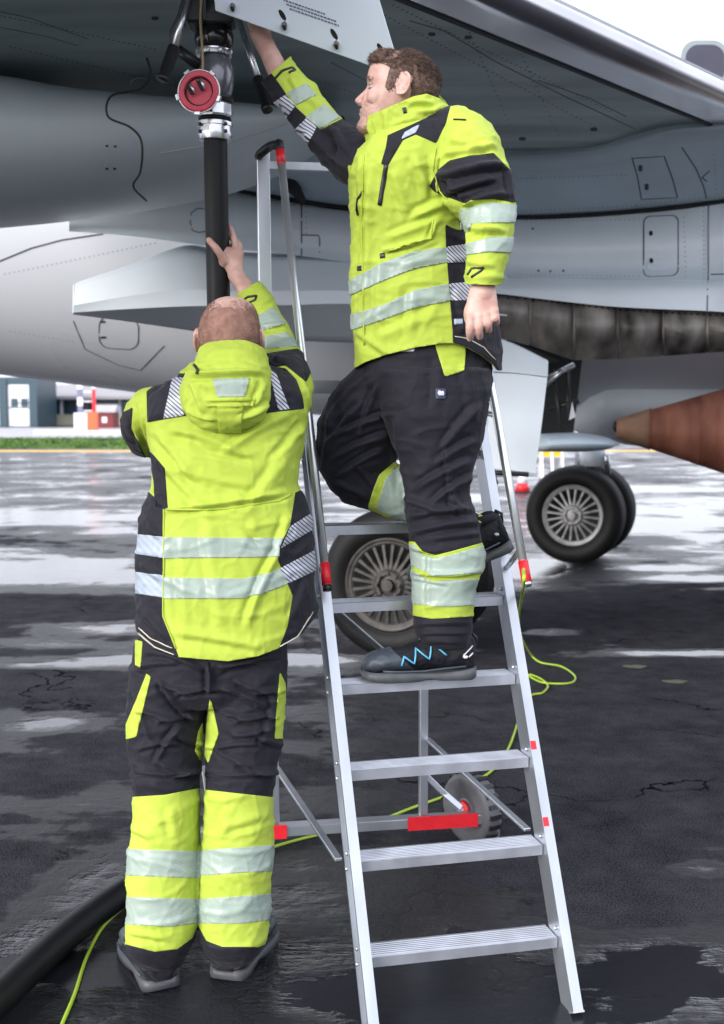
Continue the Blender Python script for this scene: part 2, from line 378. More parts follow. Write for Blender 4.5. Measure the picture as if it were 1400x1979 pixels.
mid = NZ(14, 5, .65).outputs[0]; hh = MT('ADD', MT('ADD', MT('MULTIPLY', mid, 2.2), MT('MULTIPLY', grit, 1.0)), MT('MULTIPLY', crk2, .8)); mk_ = MR(pud, 0, 1, 1, .05, False); hh = MT('MULTIPLY', hh, mk_)
bp = n.new('ShaderNodeBump'); bp.inputs['Strength'].default_value = 1.0; bp.inputs['Distance'].default_value = .011; l.new(hh, bp.inputs['Height'])
rip = NZ(5, 3, .5, 0, (.5, 1, 1)); b2 = n.new('ShaderNodeBump'); b2.inputs['Strength'].default_value = .10; b2.inputs['Distance'].default_value = .01; l.new(rip.outputs[0], b2.inputs['Height']); l.new(bp.outputs[0], b2.inputs['Normal'])
l.new(b2.outputs[0], pb.inputs['Normal']); pb.inputs['IOR'].default_value = 1.40
ground = mk('apron_ground', gV, gF, M_ASPH, org=(0, 0, 0), smooth=False, kind='structure', label='wet dark asphalt apron with puddles and cracks')
U, V_ = uv_of(np.where(gV[:, 1:2] < .8, np.array([[0, .8, 0]]), gV))
wet = np.full(len(gV), .30)
dist = gV[:, 1]
wet += np.interp(dist, [0, 3, 5, 6.2, 8.3, 10.5, 12, 20, 45], [.22, .12, -.04, .0, -.04, .18, .27, .26, .22])
for cx, cy, rx, ry, val in [
    (230, 1215, 190, 14, .6), (90, 1245, 120, 9, .45), (400, 1275, 320, 9, .7), (590, 1272, 60, 10, .5), (60, 1285, 120, 8, .6), (120, 1395, 130, 16, .42), (150, 1000, 300, 14, .3), (60, 1110, 150, 16, .42), (230, 1085, 120, 10, .36), (420, 1112, 160, 12, .4),
    (1290, 1098, 90, 6, .7), (1370, 1118, 120, 6, .8), (1330, 1262, 160, 6, .75), (1060, 1222, 60, 8, .55), (1040, 1100, 60, 16, .5), (1300, 1000, 200, 40, .25),
    (200, 1450, 90, 30, -.35), (60, 1500, 120, 30, -.5), (130, 1175, 200, 22, -.6), (100, 1320, 180, 30, -.6), (230, 1400, 80, 26, -.35), (60, 1045, 200, 10, -.4), (1250, 1180, 260, 45, -.5), (1200, 1400, 260, 110, -.35), (1150, 1500, 160, 80, -.25), (1250, 1700, 200, 90, -.15),
    (200, 1680, 70, 30, .2), (560, 1800, 200, 220, .12), (330, 1550, 200, 120, .12), (900, 1940, 260, 90, .5), (1300, 1880, 150, 70, .55), (1340, 1685, 70, 14, .55), (870, 1820, 60, 60, .3), (100, 1900, 200, 100, .3)]:
    q = ((U - cx) / rx) ** 2 + ((V_ - cy) / ry) ** 2; wet += val * np.exp(-q * .9) * (dist > .8)
a_ = ground.data.attributes.new('wet', 'FLOAT', 'POINT'); a_.data.foreach_set('value', wet.astype(np.float32))

def flat(name, x0, x1, y0, y1, z, m, label):
    V = [(x0, y0, z), (x1, y0, z), (x1, y1, z), (x0, y1, z)]
    return mk(name, V, [(0, 1, 2, 3)], m, org=(0, 0, 0), smooth=False, kind='structure', label=label)
M_YEL = mat('yellow road paint', (.72, .42, .03), .5, var=.15, vscale=2)
M_GRS = mat('grass blades', (.045, .105, .02), .9, spec=.1, var=.4, vscale=.8, tint=(.085, .15, .035), detail=8)
M_CONC = mat('pale concrete', (.36, .35, .38), .6, var=.15, vscale=.6, detail=7)
M_WPNT = mat('white paint', (.78, .78, .82), .5, var=.05)
flat('edge_line', -60, 90, 41.4, 42.8, .004, M_YEL, 'yellow painted line along the far edge of the apron')
flat('service_road', -80, -5, 60, 88, .004, M_CONC, 'pale concrete service road behind the lawn')
lawn_base = flat('lawn', -25.5, -5, 44.2, 59.5, .008, M_GRS, 'strip of green lawn beyond the yellow line')
# grass tufts
b = B()
for i in range(5200):
    x = -25.3 + 20 * RNG.rand(); y = 44.3 + 15 * RNG.rand(); h = .04 + .08 * RNG.rand(); a = RNG.rand() * 6.28; w = .05
    b.add([(x - w * math.cos(a), y - w * math.sin(a), 0), (x + w * math.cos(a), y + w * math.sin(a), 0), (x + .1 * RNG.randn(), y + .1 * RNG.randn(), h)], [(0, 1, 2)])
b.obj('grass', M_GRS, fix=False, smooth=False, org=(0, 0, 0), kind='stuff', label='short green grass growing on the far lawn strip')

# ------------------------------------------------ far buildings and signs
YB = 100.0
M_ROOF = mat('grey sheet roof', (.30, .29, .31), .6, var=.08, vscale=.5)
M_BEIGE = mat('cream plinth wall', (.52, .50, .38), .7, var=.08, vscale=.8)
M_GLAS = mat('dark window glass', (.03, .055, .085), .12, var=.5, vscale=.25, spec=.6)
M_NAVY = mat('dark blue frame', (.03, .065, .09), .45)
M_MUR = mat('off white door panel', (.70, .72, .76), .5, var=.06)
x0, x1 = P(62, 800, YB)[0], P(470, 800, YB)[0]
tb = root('terminal_building', ((x0 + x1) / 2, YB, 0), 'long low building with grey roof and dark ribbon windows beyond the lawn', 'building')
def zz(v, Y): return P(700, v, Y)[2]
def bx(name, xa, xb, ya, yb, za, zb, m, par, **kw):
    return B().box(((xa + xb) / 2, (ya + yb) / 2, (za + zb) / 2), ((xb - xa) / 2, 0, 0), (0, (yb - ya) / 2, 0), (0, 0, (zb - za) / 2)).obj(name, m, par, smooth=False, **kw)
zr0, zr1, zw = zz(772, YB), zz(741, YB), zz(801, YB)
B().prof((x0 - 1, YB - 1.2, zr0), (x1 + 1, YB - 1.2, zr0), (0, 1, 0), (0, 0, 1), [(0, 0), (0, .25), (6, zr1 - zr0), (14, zr1 - zr0), (14, 0)]).obj('roof', M_ROOF, tb, smooth=False)
bx('plinth_wall', x0, x1, YB, YB + 10, 0, zw, M_BEIGE, tb)
bx('back_wall', x0, x1, YB + .5, YB + 10, zw, zr0, M_NAVY, tb)
k = 0; x = x0 + .2
while x < x1 - 2.3:
    w = 2.2; f = bx('window', x, x + w, YB + .1, YB + .42, zw + .05, zr0 - .1, M_NAVY, tb)
    bx('pane', x + .12, x + w - .12, YB + .04, YB + .085, zw + .15, zr0 - .2, M_GLAS, f)
    if k % 2 == 0: bx('mullion', x + w + .02, x + w + .2, YB - .1, YB + .45, zw, zr0, M_MUR, tb)
    x += w + .25; k += 1
# blue-framed hangar shed at left
YK = 92; kx0, kx1 = P(-150, 800, YK)[0], P(72, 800, YK)[0]; kz = zz(729, YK)
hs_ = root('hangar_shed', ((kx0 + kx1) / 2, YK, 0), 'white panelled shed with dark blue posts at the left edge', 'shed')
bx('shed_body', kx0, kx1, YK + .3, YK + 6, 0, kz, M_NAVY, hs_)
px = [kx0, P(-70, 800, YK)[0], P(14, 800, YK)[0], kx1]
for xa in px: bx('post', xa - .55, xa + .05, YK - .15, YK + .25, 0, kz, M_NAVY, hs_)
bx('header_beam', kx0, kx1, YK - .1, YK + .2, kz - .5, kz + .003, M_NAVY, hs_)
for a_i in range(3):
    xa, xb = px[a_i] + .1, px[a_i + 1] - .6
    for za, zb in ((0.05, zz(789, YK)), (zz(787, YK), kz - .55)):
        bx('door_panel', xa, xb, YK, YK + .2, za, zb, M_MUR, hs_)
    for q in range(4):
        cx_ = xa + (xb - xa) * (.15 + .24 * q); bx('notice', cx_, cx_ + .5 + .2 * (q % 2), YK - .05, YK - .005, zz(786 - 6 * (q % 2), YK), zz(778 - 8 * ((q + 1) % 2), YK), M_NAVY, hs_)
# red and white mast
YM = 78; mx_ = P(170, 800, YM)[0]
ms = root('marker_mast', (mx_, YM, 0), 'red and white striped twin post mast on the service road', 'mast')
for dx, cols in ((-.42, 'w'), (.42, 'r')):
    zt = zz(736, YM); nseg = 6
    for q in range(nseg):
        za, zb = zt * q / nseg, zt * (q + 1) / nseg
        red = (q in (1, 2, 3, 4)) if cols == 'r' else (q in (2, 4))
        bx('mast_band', mx_ + dx - .1 - (.12 if cols == 'w' else 0), mx_ + dx + .1, YM - .1, YM + .1, za + .002, zb - .002, M_RED if red and cols == 'r' else (M_INK if red else M_WPNT), ms)
for q in range(1, 6): bx('mast_rung', mx_ - .31, mx_ + .31, YM - .04, YM + .04, q * .62, q * .62 + .07, M_WPNT, ms)
bx('equipment_box', mx_ - .75, mx_ + .1, YM - .7, YM - .2, .003, 1.15, M_MUR, ms)
M_ORG = mat('orange red plastic', (.75, .12, .04), .5)
bx('warning_drum', mx_ + .15, mx_ + .75, YM - .8, YM - .3, .003, 1.2, M_ORG, ms)
# small dark red cabin
YC = 86; ca, cb = P(184, 800, YC)[0], P(219, 800, YC)[0]
cbn = root('cabin', ((ca + cb) / 2, YC, 0), 'small dark red cabin with a pale roof beside the mast', 'cabin')
M_DRED = mat('dark red cladding', (.16, .015, .018), .6)
bx('wall', ca, cb, YC, YC + 2, 0, zz(797, YC), M_DRED, cbn); bx('hatch', ca + .5, ca + .85, YC - .03, YC - .003, .4, .8, M_MUR, cbn)
B().prof((ca - .15, YC - .2, zz(797, YC) + .003), (cb + .15, YC - .2, zz(797, YC) + .003), (0, 1, 0), (0, 0, 1), [(0, 0), (1.2, .55), (2.4, 0)]).obj('roof', M_CONC, cbn, smooth=False)
# white crash barriers
for i, (ua, ub, v) in enumerate(((66, 160, 845), (164, 262, 846))):
    Yb = 1.58 / math.tan(rad(5.08) + math.atan((v - CY) / FPX)); xa, xb = P(ua, v, Yb)[0], P(ub, v, Yb)[0]
    wb = root('crash_barrier', ((xa + xb) / 2, Yb, 0), ['long low white barrier section nearer the left edge of the road', 'long low white barrier section nearer the left worker on the road'][i], 'barrier', 'white barriers along the service road')
    bx('rail', xa, xb, Yb, Yb + .1, .16, .36, M_WPNT, wb)
    for q in range(5): xq = xa + (xb - xa) * (q + .5) / 5; bx('foot', xq - .08, xq + .08, Yb + .004, Yb + .096, 0, .157, M_CONC, wb)
# yellow trestle + cone near the far gear
YT = 26.0; ta, tb_ = P(1043, 900, YT)[0], P(1088, 900, YT)[0]
tr = root('trestle_barrier', ((ta + tb_) / 2, YT, 0), 'yellow topped trestle barrier with white legs behind the far wheels', 'barrier')
bx('board', ta, tb_, YT - .03, YT + .03, zz(882, YT), zz(868, YT), mat('bright yellow board', (.85, .48, .02), .5), tr)
for x in (ta + .01, (ta + tb_) / 2 - .02, tb_ - .05): B().prof((x, YT - .25, 0), (x, YT - .035, zz(874, YT)), (1, 0, 0), (0, 1, 0), [(0, 0), (.05, 0), (.05, .03), (0, .03)]).obj('leg', M_WPNT, tr, smooth=False)
for x in (ta + .01, tb_ - .05): B().prof((x, YT + .25, 0), (x, YT + .035, zz(874, YT)), (1, 0, 0), (0, 1, 0), [(0, 0), (.05, 0), (.05, .03), (0, .03)]).obj('leg', M_WPNT, tr, smooth=False)
YN = 22.0; cx_ = P(1010, 940, YN)[0]; zc = zz(918, YN)
cn = root('traffic_cone', (cx_, YN, 0), 'small red and white traffic cone beyond the open gear door', 'cone')
B().lathe((cx_, YN, .02), (0, 0, 1), [(0, .145), (zc * .45, .10), (zc * .45, .01)], 16).obj('red_base', M_RED, cn)
B().lathe((cx_, YN, .022), (0, 0, 1), [(zc * .45, .10), (zc * .95, .055), (zc * .98, .02)], 16).obj('white_top', M_WPNT, cn)
bx('foot', cx_ - .17, cx_ + .17, YN - .17, YN + .17, 0, .02, M_BLKP, cn)
# ================================================= AIRCRAFT
air = root('airliner', (1.0, 9.0, 0), 'grey and white airliner seen from under its wing with open gear doors', 'aircraft')
ZW = 2.92
# fuselage: closed tube along x with upswept tail and gentle nose side
rr = []
for x in np.linspace(-9, 11, 90):
    t = max(0, (-x - .3) / 9.4); rb = 1.78 - .8 * t ** 1.5
    zb_ = 1.50 + 1.25 * t ** 1.04; top = 5.2 - .15 * t
    c = (zb_ + top) / 2; h = (top - zb_) / 2; r = []
    for k in range(64):
        a = 2 * math.pi * k / 64; r.append((x, 9.75 + max(rb, .4) * math.cos(a), c + h * math.sin(a)))
    rr.append(r)
fus = B().rings(rr).obj('fuselage', M_WHITE, air)
# passenger window on the fuselage
wf = plate(fus, rrect(1316, 78, 1408, 168, 30, 6), mat('window frame grey', (.20, .23, .24), .5), 'window', off=.004, th=.02, parent=air)
if wf:
    plate(fus, rrect(1325, 88, 1400, 161, 25, 6), mat('cabin window pane', (.05, .048, .07), .35, spec=.3, var=.15, vscale=4), 'pane', off=.010, th=.003, parent=wf)
# fuselage seams and hatches on the tail
seam(fus, [(-8, 508), (60, 480), (120, 464), (200, 452)], .014)
seam(fus, rrect(192, 610, 268, 672, 20, 4, .06), .010, closed=True, name='hatch_outline')
seam(fus, [(318, 668), (272, 716), (230, 706), (165, 675), (142, 620)], .010)
for q in ((199, 622), (200, 652)): plate(fus, rrect(q[0] - 6, q[1] - 2, q[0] + 6, q[1] + 2, 2, 1), M_SEAM, 'latch', off=.002, step=4)

# wing lower skin: one thick plate at the height of the fuelling port
def LE(t): return np.array([1.84 + (-.874 / 1.0) * t, 5.82 - t, 0])
wing = []
poly = [LE(-.9)[:2], LE(6.4)[:2], (-4.3, -.6), (-2.7, 3.0), (-2.3, 7.6), (2.6, 7.6)]
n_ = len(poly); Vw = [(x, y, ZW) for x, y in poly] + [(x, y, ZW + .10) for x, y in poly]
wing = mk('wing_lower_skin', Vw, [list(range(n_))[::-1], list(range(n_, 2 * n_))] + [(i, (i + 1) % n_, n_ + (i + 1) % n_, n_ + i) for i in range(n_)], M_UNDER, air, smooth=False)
b = B(); b.V = [tuple(np.array(v.co) + ORG[wing.name]) for v in wing.data.vertices]; b.F = [tuple(p.vertices) for p in wing.data.polygons]
# leading edge slat: rounded nose tube running along the edge
dirLE = (LE(6.4) - LE(-.9)); dirLE /= np.linalg.norm(dirLE); nLE = np.array([-dirLE[1], dirLE[0], 0]); nLE *= (1 if nLE[0] > 0 else -1)
prof = []
for k in range(17):
    a = -math.pi / 2 + math.pi * k / 16; prof.append((.02 + .095 * max(math.cos(a), 0) ** .8, .048 + .058 * math.sin(a)))
prof = [(-.10, -.012)] + prof + [(-.10, .11)]
slat = B().prof(LE(-.9) + [0, 0, ZW], LE(6.4) + [0, 0, ZW], nLE, (0, 0, 1), prof).obj('leading_edge_slat', M_SLAT, air); sharp(slat, 30)
B().prof(LE(-.9) + [0, 0, ZW + .112], LE(6.4) + [0, 0, ZW + .112], nLE, (0, 0, 1), [(-.5, 0), (.03, -.004), (.06, .010), (-.5, .06)]).obj('upper_skin_edge', M_PAINT, air)
B().prof(LE(-.9) + [0, 0, ZW - .018], LE(6.4) + [0, 0, ZW - .018], nLE, (0, 0, 1), [(-.125, 0), (-.105, 0), (-.105, .014), (-.125, .014)]).obj('slat_gap_strip', M_SEAM, air, smooth=False)
# wing seams and rib lines
for pl, w in (([(792, 40), (860, 60), (960, 120), (1100, 190), (1230, 250)], .006), ([(1040, 155), (1140, 190), (1210, 225)], .005),
              ([(0, 22), (60, 35), (170, 75)], .006), ([(0, 52), (90, 70), (150, 88)], .005), ([(640, 120), (790, 200), (890, 250)], .004)):
    seam(wing, pl, w, name='skin_seam', m=mat('weathered seam', (.20, .26, .27), .6))
for q in ((905, 72), (835, 66), (1148, 250), (1010, 268), (300, 35), (352, 48)): plate(wing, rrect(q[0] - 7, q[1] - 3, q[0] + 7, q[1] + 3, 3, 2), M_SEAM, 'fastener_cover', off=.002, step=5)
plate(wing, rrect(250, 150, 300, 185, 16, 4), M_UNDER, 'drain_cover', off=.006, th=.004)
# thin dark cable hanging from the wing on the left
B().tube(catmull([P(284, 112, 4.42), P(291, 145, 4.42), P(270, 172, 4.42), P(215, 186, 4.42), P(209, 225, 4.42), P(252, 246, 4.40), P(274, 275, 4.38), P(272, 330, 4.42), P(258, 360, 4.46), P(283, 388, 4.62)], 60), .0042, 8).obj('drain_cable', M_BLKP, air)

def rivets(on, lines, step=9, r=.0055, m=None):
    b = B()
    for (u0, v0, u1, v1) in lines:
        L = math.hypot(u1 - u0, v1 - v0); k = int(L / step)
        for i in range(k + 1):
            h = hit(on, u0 + (u1 - u0) * i / k, v0 + (v1 - v0) * i / k, .0)
            if h:
                p, n = h; b.lathe(p, n, [(-.001, r), (.0008, r), (.0012, r * .5)], 6)
    if b.V: b.obj('rivets', m or M_RIV, on, kind='stuff', smooth=False)
M_RIV = mat('rivet grey', (.16, .20, .21), .6)
rivets(wing, [(760, 10, 1180, 215), (745, 30, 1150, 245), (600, 150, 1000, 292), (20, 90, 380, 175), (0, 30, 300, 95), (900, 45, 990, 250), (1010, 110, 1080, 262)], 10)
rivets(fus, [(10, 530, 300, 470), (20, 640, 140, 660), (1000, 20, 1400, 30), (1060, 55, 1300, 60)], 9, .007, mat('rivet pale grey', (.42, .45, .50), .5))
# rear flap body, upper left
flapb = canoe('flap_fairing', [(-160, 168, 440, 5.1, .7), (0, 171, 426, 5.15, .7), (200, 201, 403, 5.25, .65), (400, 220, 366, 5.35, .6), (520, 228, 326, 5.45, .5), (600, 233, 285, 5.5, .35), (655, 238, 246, 5.55, .1)], M_GREYF, air, pw=2.2)
seam(flapb, [(310, 297), (380, 285), (450, 272), (520, 250), (556, 238)], .012, m=mat('pale sealant line', (.62, .66, .70), .4), name='sealant_line')
seam(flapb, [(440, 345), (490, 322), (560, 300)], .010, m=MATS['pale sealant line'], name='sealant_line')
for q in ((207, 282), (223, 283), (207, 326), (222, 326)): plate(flapb, rrect(q[0] - 3, q[1] - 2, q[0] + 3, q[1] + 2, 1.5, 1), M_SEAM, 'rivet_head', off=.0015, step=3)
B().tube(catmull([P(-60, 160, 4.75), P(0, 171, 4.75), P(200, 200, 4.85), P(400, 217, 4.95), P(560, 229, 5.2), P(660, 236, 5.4)], 40), .028, 8).obj('flap_gap_seal', M_DARK, air)

# wing to body fairing (slate, faces down)
up = lambda u, v: None
def GZ(u, v, z): p = G(u, v, z); return p
rows = [
 [(380, 250, 6.0), (560, 262, 6.1), (700, 285, 6.25), (975, 300, 6.42), (1130, 291, 6.36), (1230, 268, 6.05), (1300, 249, 5.86), (1400, 240, 5.8), (1520, 225, 5.7), (2050, 300, 7.6)],
 [(380, 285, 6.2), (560, 300, 6.25), (700, 320, 6.4), (975, 330, 6.62), (1130, 318, 6.56), (1230, 300, 6.3), (1300, 288, 6.15), (1400, 278, 6.1), (1520, 262, 6.0), (2050, 325, 7.65)],
 [(410, 325, 6.45), (560, 345, 6.55), (700, 365, 6.7), (975, 378, 6.9), (1130, 372, 6.88), (1230, 360, 6.75), (1300, 350, 6.68), (1400, 338, 6.62), (1520, 320, 6.5), (2050, 360, 7.75)],
 [(436, 360, 6.7), (560, 383, 6.85), (700, 402, 6.98), (975, 417, 7.08), (1130, 413, 7.08), (1230, 406, 7.05), (1300, 399, 7.02), (1400, 387, 7.0), (1520, 370, 6.95), (2050, 395, 7.8)]]
fair = sheet('wing_root_fairing', rows, M_FAIR, air, .12, 90, 24)
lip = sheet('fairing_lip', [[(u, v - 10, Y - .02) for u, v, Y in rows[0][3:-1]], [(u, v + 8, Y - .035) for u, v, Y in rows[0][3:-1]], [(u, v + 34, Y + .10) for u, v, Y in rows[0][3:-1]]], M_FAIR, air, .03, 60, 8)
seam(fair, [(1222, 306), (1232, 340), (1240, 385), (1310, 382), (1300, 345), (1284, 302), (1222, 306)], .008, name='hatch_outline')
for q in ((1238, 325), (1250, 361)): plate(fair, rrect(q[0] - 4, q[1] - 6, q[0] + 4, q[1] + 6, 3, 2), M_SEAM, 'latch', off=.002, step=4)
seam(fair, [(1318, 285), (1345, 325), (1360, 360), (1366, 384)], .008); seam(fair, [(1372, 330), (1357, 343), (1366, 350)], .01)
seam(fair, [(1343, 268), (1352, 276), (1392, 262)], .01)
seam(fair, [(640, 312), (690, 316)], .006)
rivets(fair, [(700, 395, 1000, 408), (1000, 408, 1230, 398), (1230, 396, 1390, 378), (1000, 345, 1210, 338), (1380, 300, 1385, 375)], 9, .0045)
# dark joint under the fairing
B().tube(catmull([P(436, 363, 6.74)] + [P(u, v + 3, Y - .01) for u, v, Y in rows[3][1:]], 60), .013, 8).obj('joint_seal', M_DARK, air)
B().tube([P(530, 320, 6.5), P(560, 352, 6.6), P(586, 388, 6.75)], [.015, .045, .02], 8).obj('joint_gap', M_DARK, air)

# upright body side under the joint, ending in a blunt tip at left
rows = [
 [(134, 417, 6.5), (260, 393, 6.6), (390, 371, 6.72), (436, 366, 6.78), (560, 388, 6.88), (700, 407, 7.0), (975, 421, 7.08), (1130, 417, 7.08), (1300, 403, 7.02), (1368, 394, 7.0)],
 [(134, 428, 6.44), (260, 415, 6.52), (390, 405, 6.62), (436, 405, 6.66), (560, 425, 6.76), (700, 445, 6.86), (975, 465, 6.93), (1130, 464, 6.93), (1300, 458, 6.90), (1368, 453, 6.9)],
 [(134, 438, 6.44), (260, 441, 6.52), (390, 448, 6.62), (436, 452, 6.66), (560, 468, 6.76), (700, 485, 6.86), (975, 510, 6.95), (1130, 512, 6.95), (1300, 510, 6.92), (1368, 507, 6.92)],
 [(134, 447, 6.5), (260, 457, 6.6), (390, 474, 6.72), (436, 480, 6.75), (560, 492, 6.86), (700, 510, 6.96), (975, 537, 7.08), (1130, 540, 7.08), (1300, 543, 7.06), (1368, 543, 7.05)]]
side = sheet('body_side_panel', rows, M_PAINT, air, .25, 100, 24)
r2 = [[(1371, 394 - .2 * 3, 7.0), (1450, 382, 6.98), (1540, 368, 6.95), (2050, 396, 7.8)], [(1371, 450, 6.88), (1450, 446, 6.86), (1540, 440, 6.85), (2050, 450, 7.72)], [(1371, 505, 6.9), (1450, 505, 6.9), (1540, 505, 6.9), (2050, 510, 7.75)], [(1371, 541, 7.03), (1450, 540, 7.03), (1540, 540, 7.03), (2050, 548, 7.85)]]
side2 = sheet('body_side_panel', r2, M_PAINT, air, .25, 30, 12)
rivets(side, [(1000, 428, 1235, 424), (1000, 530, 1235, 534), (1322, 420, 1326, 534), (1360, 400, 1361, 538), (592, 400, 592, 450), (450, 376, 570, 396)], 9, .0042, mat('rivet mid grey', (.36, .42, .47), .5))
plate(side, rrect(1243, 418, 1312, 535, 13, 5, -.04), M_SEAM, 'hatch_gap', off=.0015, th=.002)
hd = plate(side, rrect(1245.5, 420.5, 1309.5, 532.5, 12, 5, -.04), M_PAINT, 'access_hatch', off=.005, th=.004)
for q in ((1258, 452), (1259, 503)): plate(side, rrect(q[0] - 3.5, q[1] - 4.5, q[0] + 3.5, q[1] + 4.5, 3.4, 3), M_DARK, 'hatch_latch', off=.008, step=3)
for q in ((1030, 442), (1041, 523), (1064, 524), (1089, 523)): plate(side, rrect(q[0] - 2, q[1] - 2, q[0] + 2, q[1] + 2, 1.5, 2), M_SEAM, 'rivet_head', off=.0015, step=3)
seam(side, [(583, 392), (583, 494)], .009); seam(side, [(584, 454), (616, 455), (618, 462), (618, 500)], .009)
seam(side, [(368, 430), (370, 412), (382, 403), (396, 404)], .007, name='hatch_outline'); seam(side, [(368, 430), (372, 445), (384, 449), (398, 447)], .007, name='hatch_outline')
seam(side2, [(1374, 530), (1420, 529)], .012)
# lighter lower strip (catches the light from the open apron)
rows = [[(860, 530, 7.07), (975, 536, 7.06), (1180, 540, 7.06), (1368, 541, 7.04), (1540, 540, 7.02), (2050, 549, 7.85)],
        [(860, 545, 6.86), (975, 552, 6.84), (1180, 558, 6.84), (1368, 558, 6.83), (1540, 558, 6.82), (2050, 565, 7.72)],
        [(860, 556, 6.80), (975, 569, 6.78), (1180, 592, 6.78), (1368, 601, 6.76), (1540, 610, 6.75), (2050, 612, 7.72)]]
strip = sheet('lower_side_panel', rows, M_PAINT, air, .2, 60, 12); seam(strip, [(1368, 545), (1367, 600)], .009)
# lower pointed fairing at left
can2 = sheet('lower_fairing', [
 [(145, 548, 7.1), (250, 513, 7.2), (355, 476, 7.3), (430, 487, 7.4), (560, 492, 7.4), (700, 498, 7.5), (980, 530, 7.5)],
 [(145, 549, 6.62), (250, 514, 6.72), (355, 477, 6.85), (430, 488, 6.9), (560, 494, 6.95), (700, 500, 7.0), (980, 532, 7.05)],
 [(143, 590, 6.50), (250, 572, 6.54), (355, 560, 6.58), (430, 562, 6.60), (560, 562, 6.64), (700, 564, 6.7), (980, 590, 6.8)],
 [(142, 604, 6.52), (250, 597, 6.55), (355, 592, 6.58), (430, 591, 6.60), (560, 589, 6.64), (700, 588, 6.7), (980, 610, 6.8)],
 [(142, 608, 6.60), (250, 622, 6.80), (355, 637, 6.98), (430, 647, 7.05), (560, 658, 7.1), (700, 663, 7.15), (980, 670, 7.2)]], M_PAINT, air, .12, 60, 20, lin=True)
sheet('fairing_tip', [[(143.5, 549, 6.63), (143, 575, 6.55), (142, 606, 6.55)], [(141.5, 551, 6.9), (141, 577, 6.9), (140.5, 607, 6.9)]], M_PAINT, air, .02, 6, 3)
seam(can2, [(540, 590), (600, 589), (663, 588)], .006, m=MATS['pale sealant line'], name='sealant_line')
for q in ((388, 476), (340, 478)): pass
# soot stained exhaust panels
xs = [905, 1025, 1110, 1194, 1282, 1367, 1452, 1540]
tops = [566, 572, 582, 592, 598, 602, 606, 610]; bots = [636, 668, 696, 694, 688, 682, 676, 670]
for i in range(len(xs) - 1):
    a, c = xs[i] + 1.5, xs[i + 1] - 1.5; ya, yc = 6.86 + (0.02 if i % 2 else 0), 6.84
    sheet('soot_panel', [[(a, tops[i], ya), ((a + c) / 2, (tops[i] + tops[i + 1]) / 2, yc), (c, tops[i + 1], ya)], [(a, tops[i] * .55 + bots[i] * .45, ya - .05), ((a + c) / 2, (tops[i] * .5 + bots[i] * .5), yc - .06), (c, tops[i + 1] * .55 + bots[i + 1] * .45, ya - .03)],
                         [(a, bots[i], ya + .16), ((a + c) / 2, (bots[i] + bots[i + 1]) / 2, yc + .14), (c, bots[i + 1], ya + .16)]], M_SOOT, air, .03, 8, 8)
for i in range(1, len(xs) - 1):
    B().tube([P(xs[i], tops[i], 6.84), P(xs[i], (tops[i] + bots[i]) / 2, 6.79), P(xs[i] + 1, bots[i] - 3, 6.97)], .007, 6).obj('panel_rib', M_SOOT, air)
rb_ = B()
for i in range(len(xs) - 1):
    for q in range(7):
        u = xs[i] + (xs[i + 1] - xs[i]) * (q + .5) / 7; v = tops[i] + (tops[i + 1] - tops[i]) * (q + .5) / 7 + 6; rb_.ball(P(u, v, 6.825), .006, 6, 4)
rb_.obj('rivets', M_DARK, air, kind='stuff')
# dark trailing box under the soot panels and the wheel bay
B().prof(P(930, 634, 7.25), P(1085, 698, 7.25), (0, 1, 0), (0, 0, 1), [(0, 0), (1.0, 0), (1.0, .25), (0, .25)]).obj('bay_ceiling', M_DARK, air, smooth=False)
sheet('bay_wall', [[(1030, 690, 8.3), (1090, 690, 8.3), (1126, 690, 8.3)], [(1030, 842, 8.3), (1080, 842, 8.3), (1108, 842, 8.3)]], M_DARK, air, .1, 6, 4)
for k, (ua, va, ub, vb, r) in enumerate(((1060, 730, 1110, 705, .02), (1056, 745, 1092, 712, .015), (1062, 790, 1118, 775, .018), (1070, 715, 1085, 830, .012), (1098, 712, 1100, 820, .016))):
    B().tube([P(ua, va, 7.9), P(ub, vb, 7.8)], r, 8).obj('bay_strut', M_STEEL if k < 2 else M_BLKP, air)
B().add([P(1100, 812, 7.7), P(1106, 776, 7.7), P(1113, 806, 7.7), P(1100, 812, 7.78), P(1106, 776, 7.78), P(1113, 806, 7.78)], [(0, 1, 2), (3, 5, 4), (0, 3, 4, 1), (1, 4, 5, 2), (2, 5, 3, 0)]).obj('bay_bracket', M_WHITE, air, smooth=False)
# open gear door (two leaves)
sheet('gear_door', [[(950, 650, 6.75), (1000, 668, 6.72), (1060, 698, 6.72)], [(950, 718, 6.70), (1000, 721, 6.68), (1059, 728, 6.68)]], M_GREYF, air, .05, 12, 6)
gd = sheet('gear_door', [[(948, 721, 6.69), (1000, 723, 6.67), (1058, 730, 6.67)], [(944, 815, 6.63), (995, 818, 6.60), (1047, 822, 6.60)], [(940, 903, 6.64), (990, 908, 6.61), (1034, 914, 6.61)]], M_PAINT, air, .06, 16, 12)
plate(gd, rrect(930, 790, 1003, 898, 34, 6), M_FAIR, 'wheel_blister', off=.02, th=.02)
B().tube([P(930, 911, 6.6), P(1022, 917, 6.58)], .014, 8).obj('door_hinge_bar', M_BLKP, air)
B().tube([P(948, 912, 6.62), P(950, 925, 6.62), P(958, 938, 6.62)], [.03, .03, .02], 8).obj('hinge_arm', M_BLKP, air)
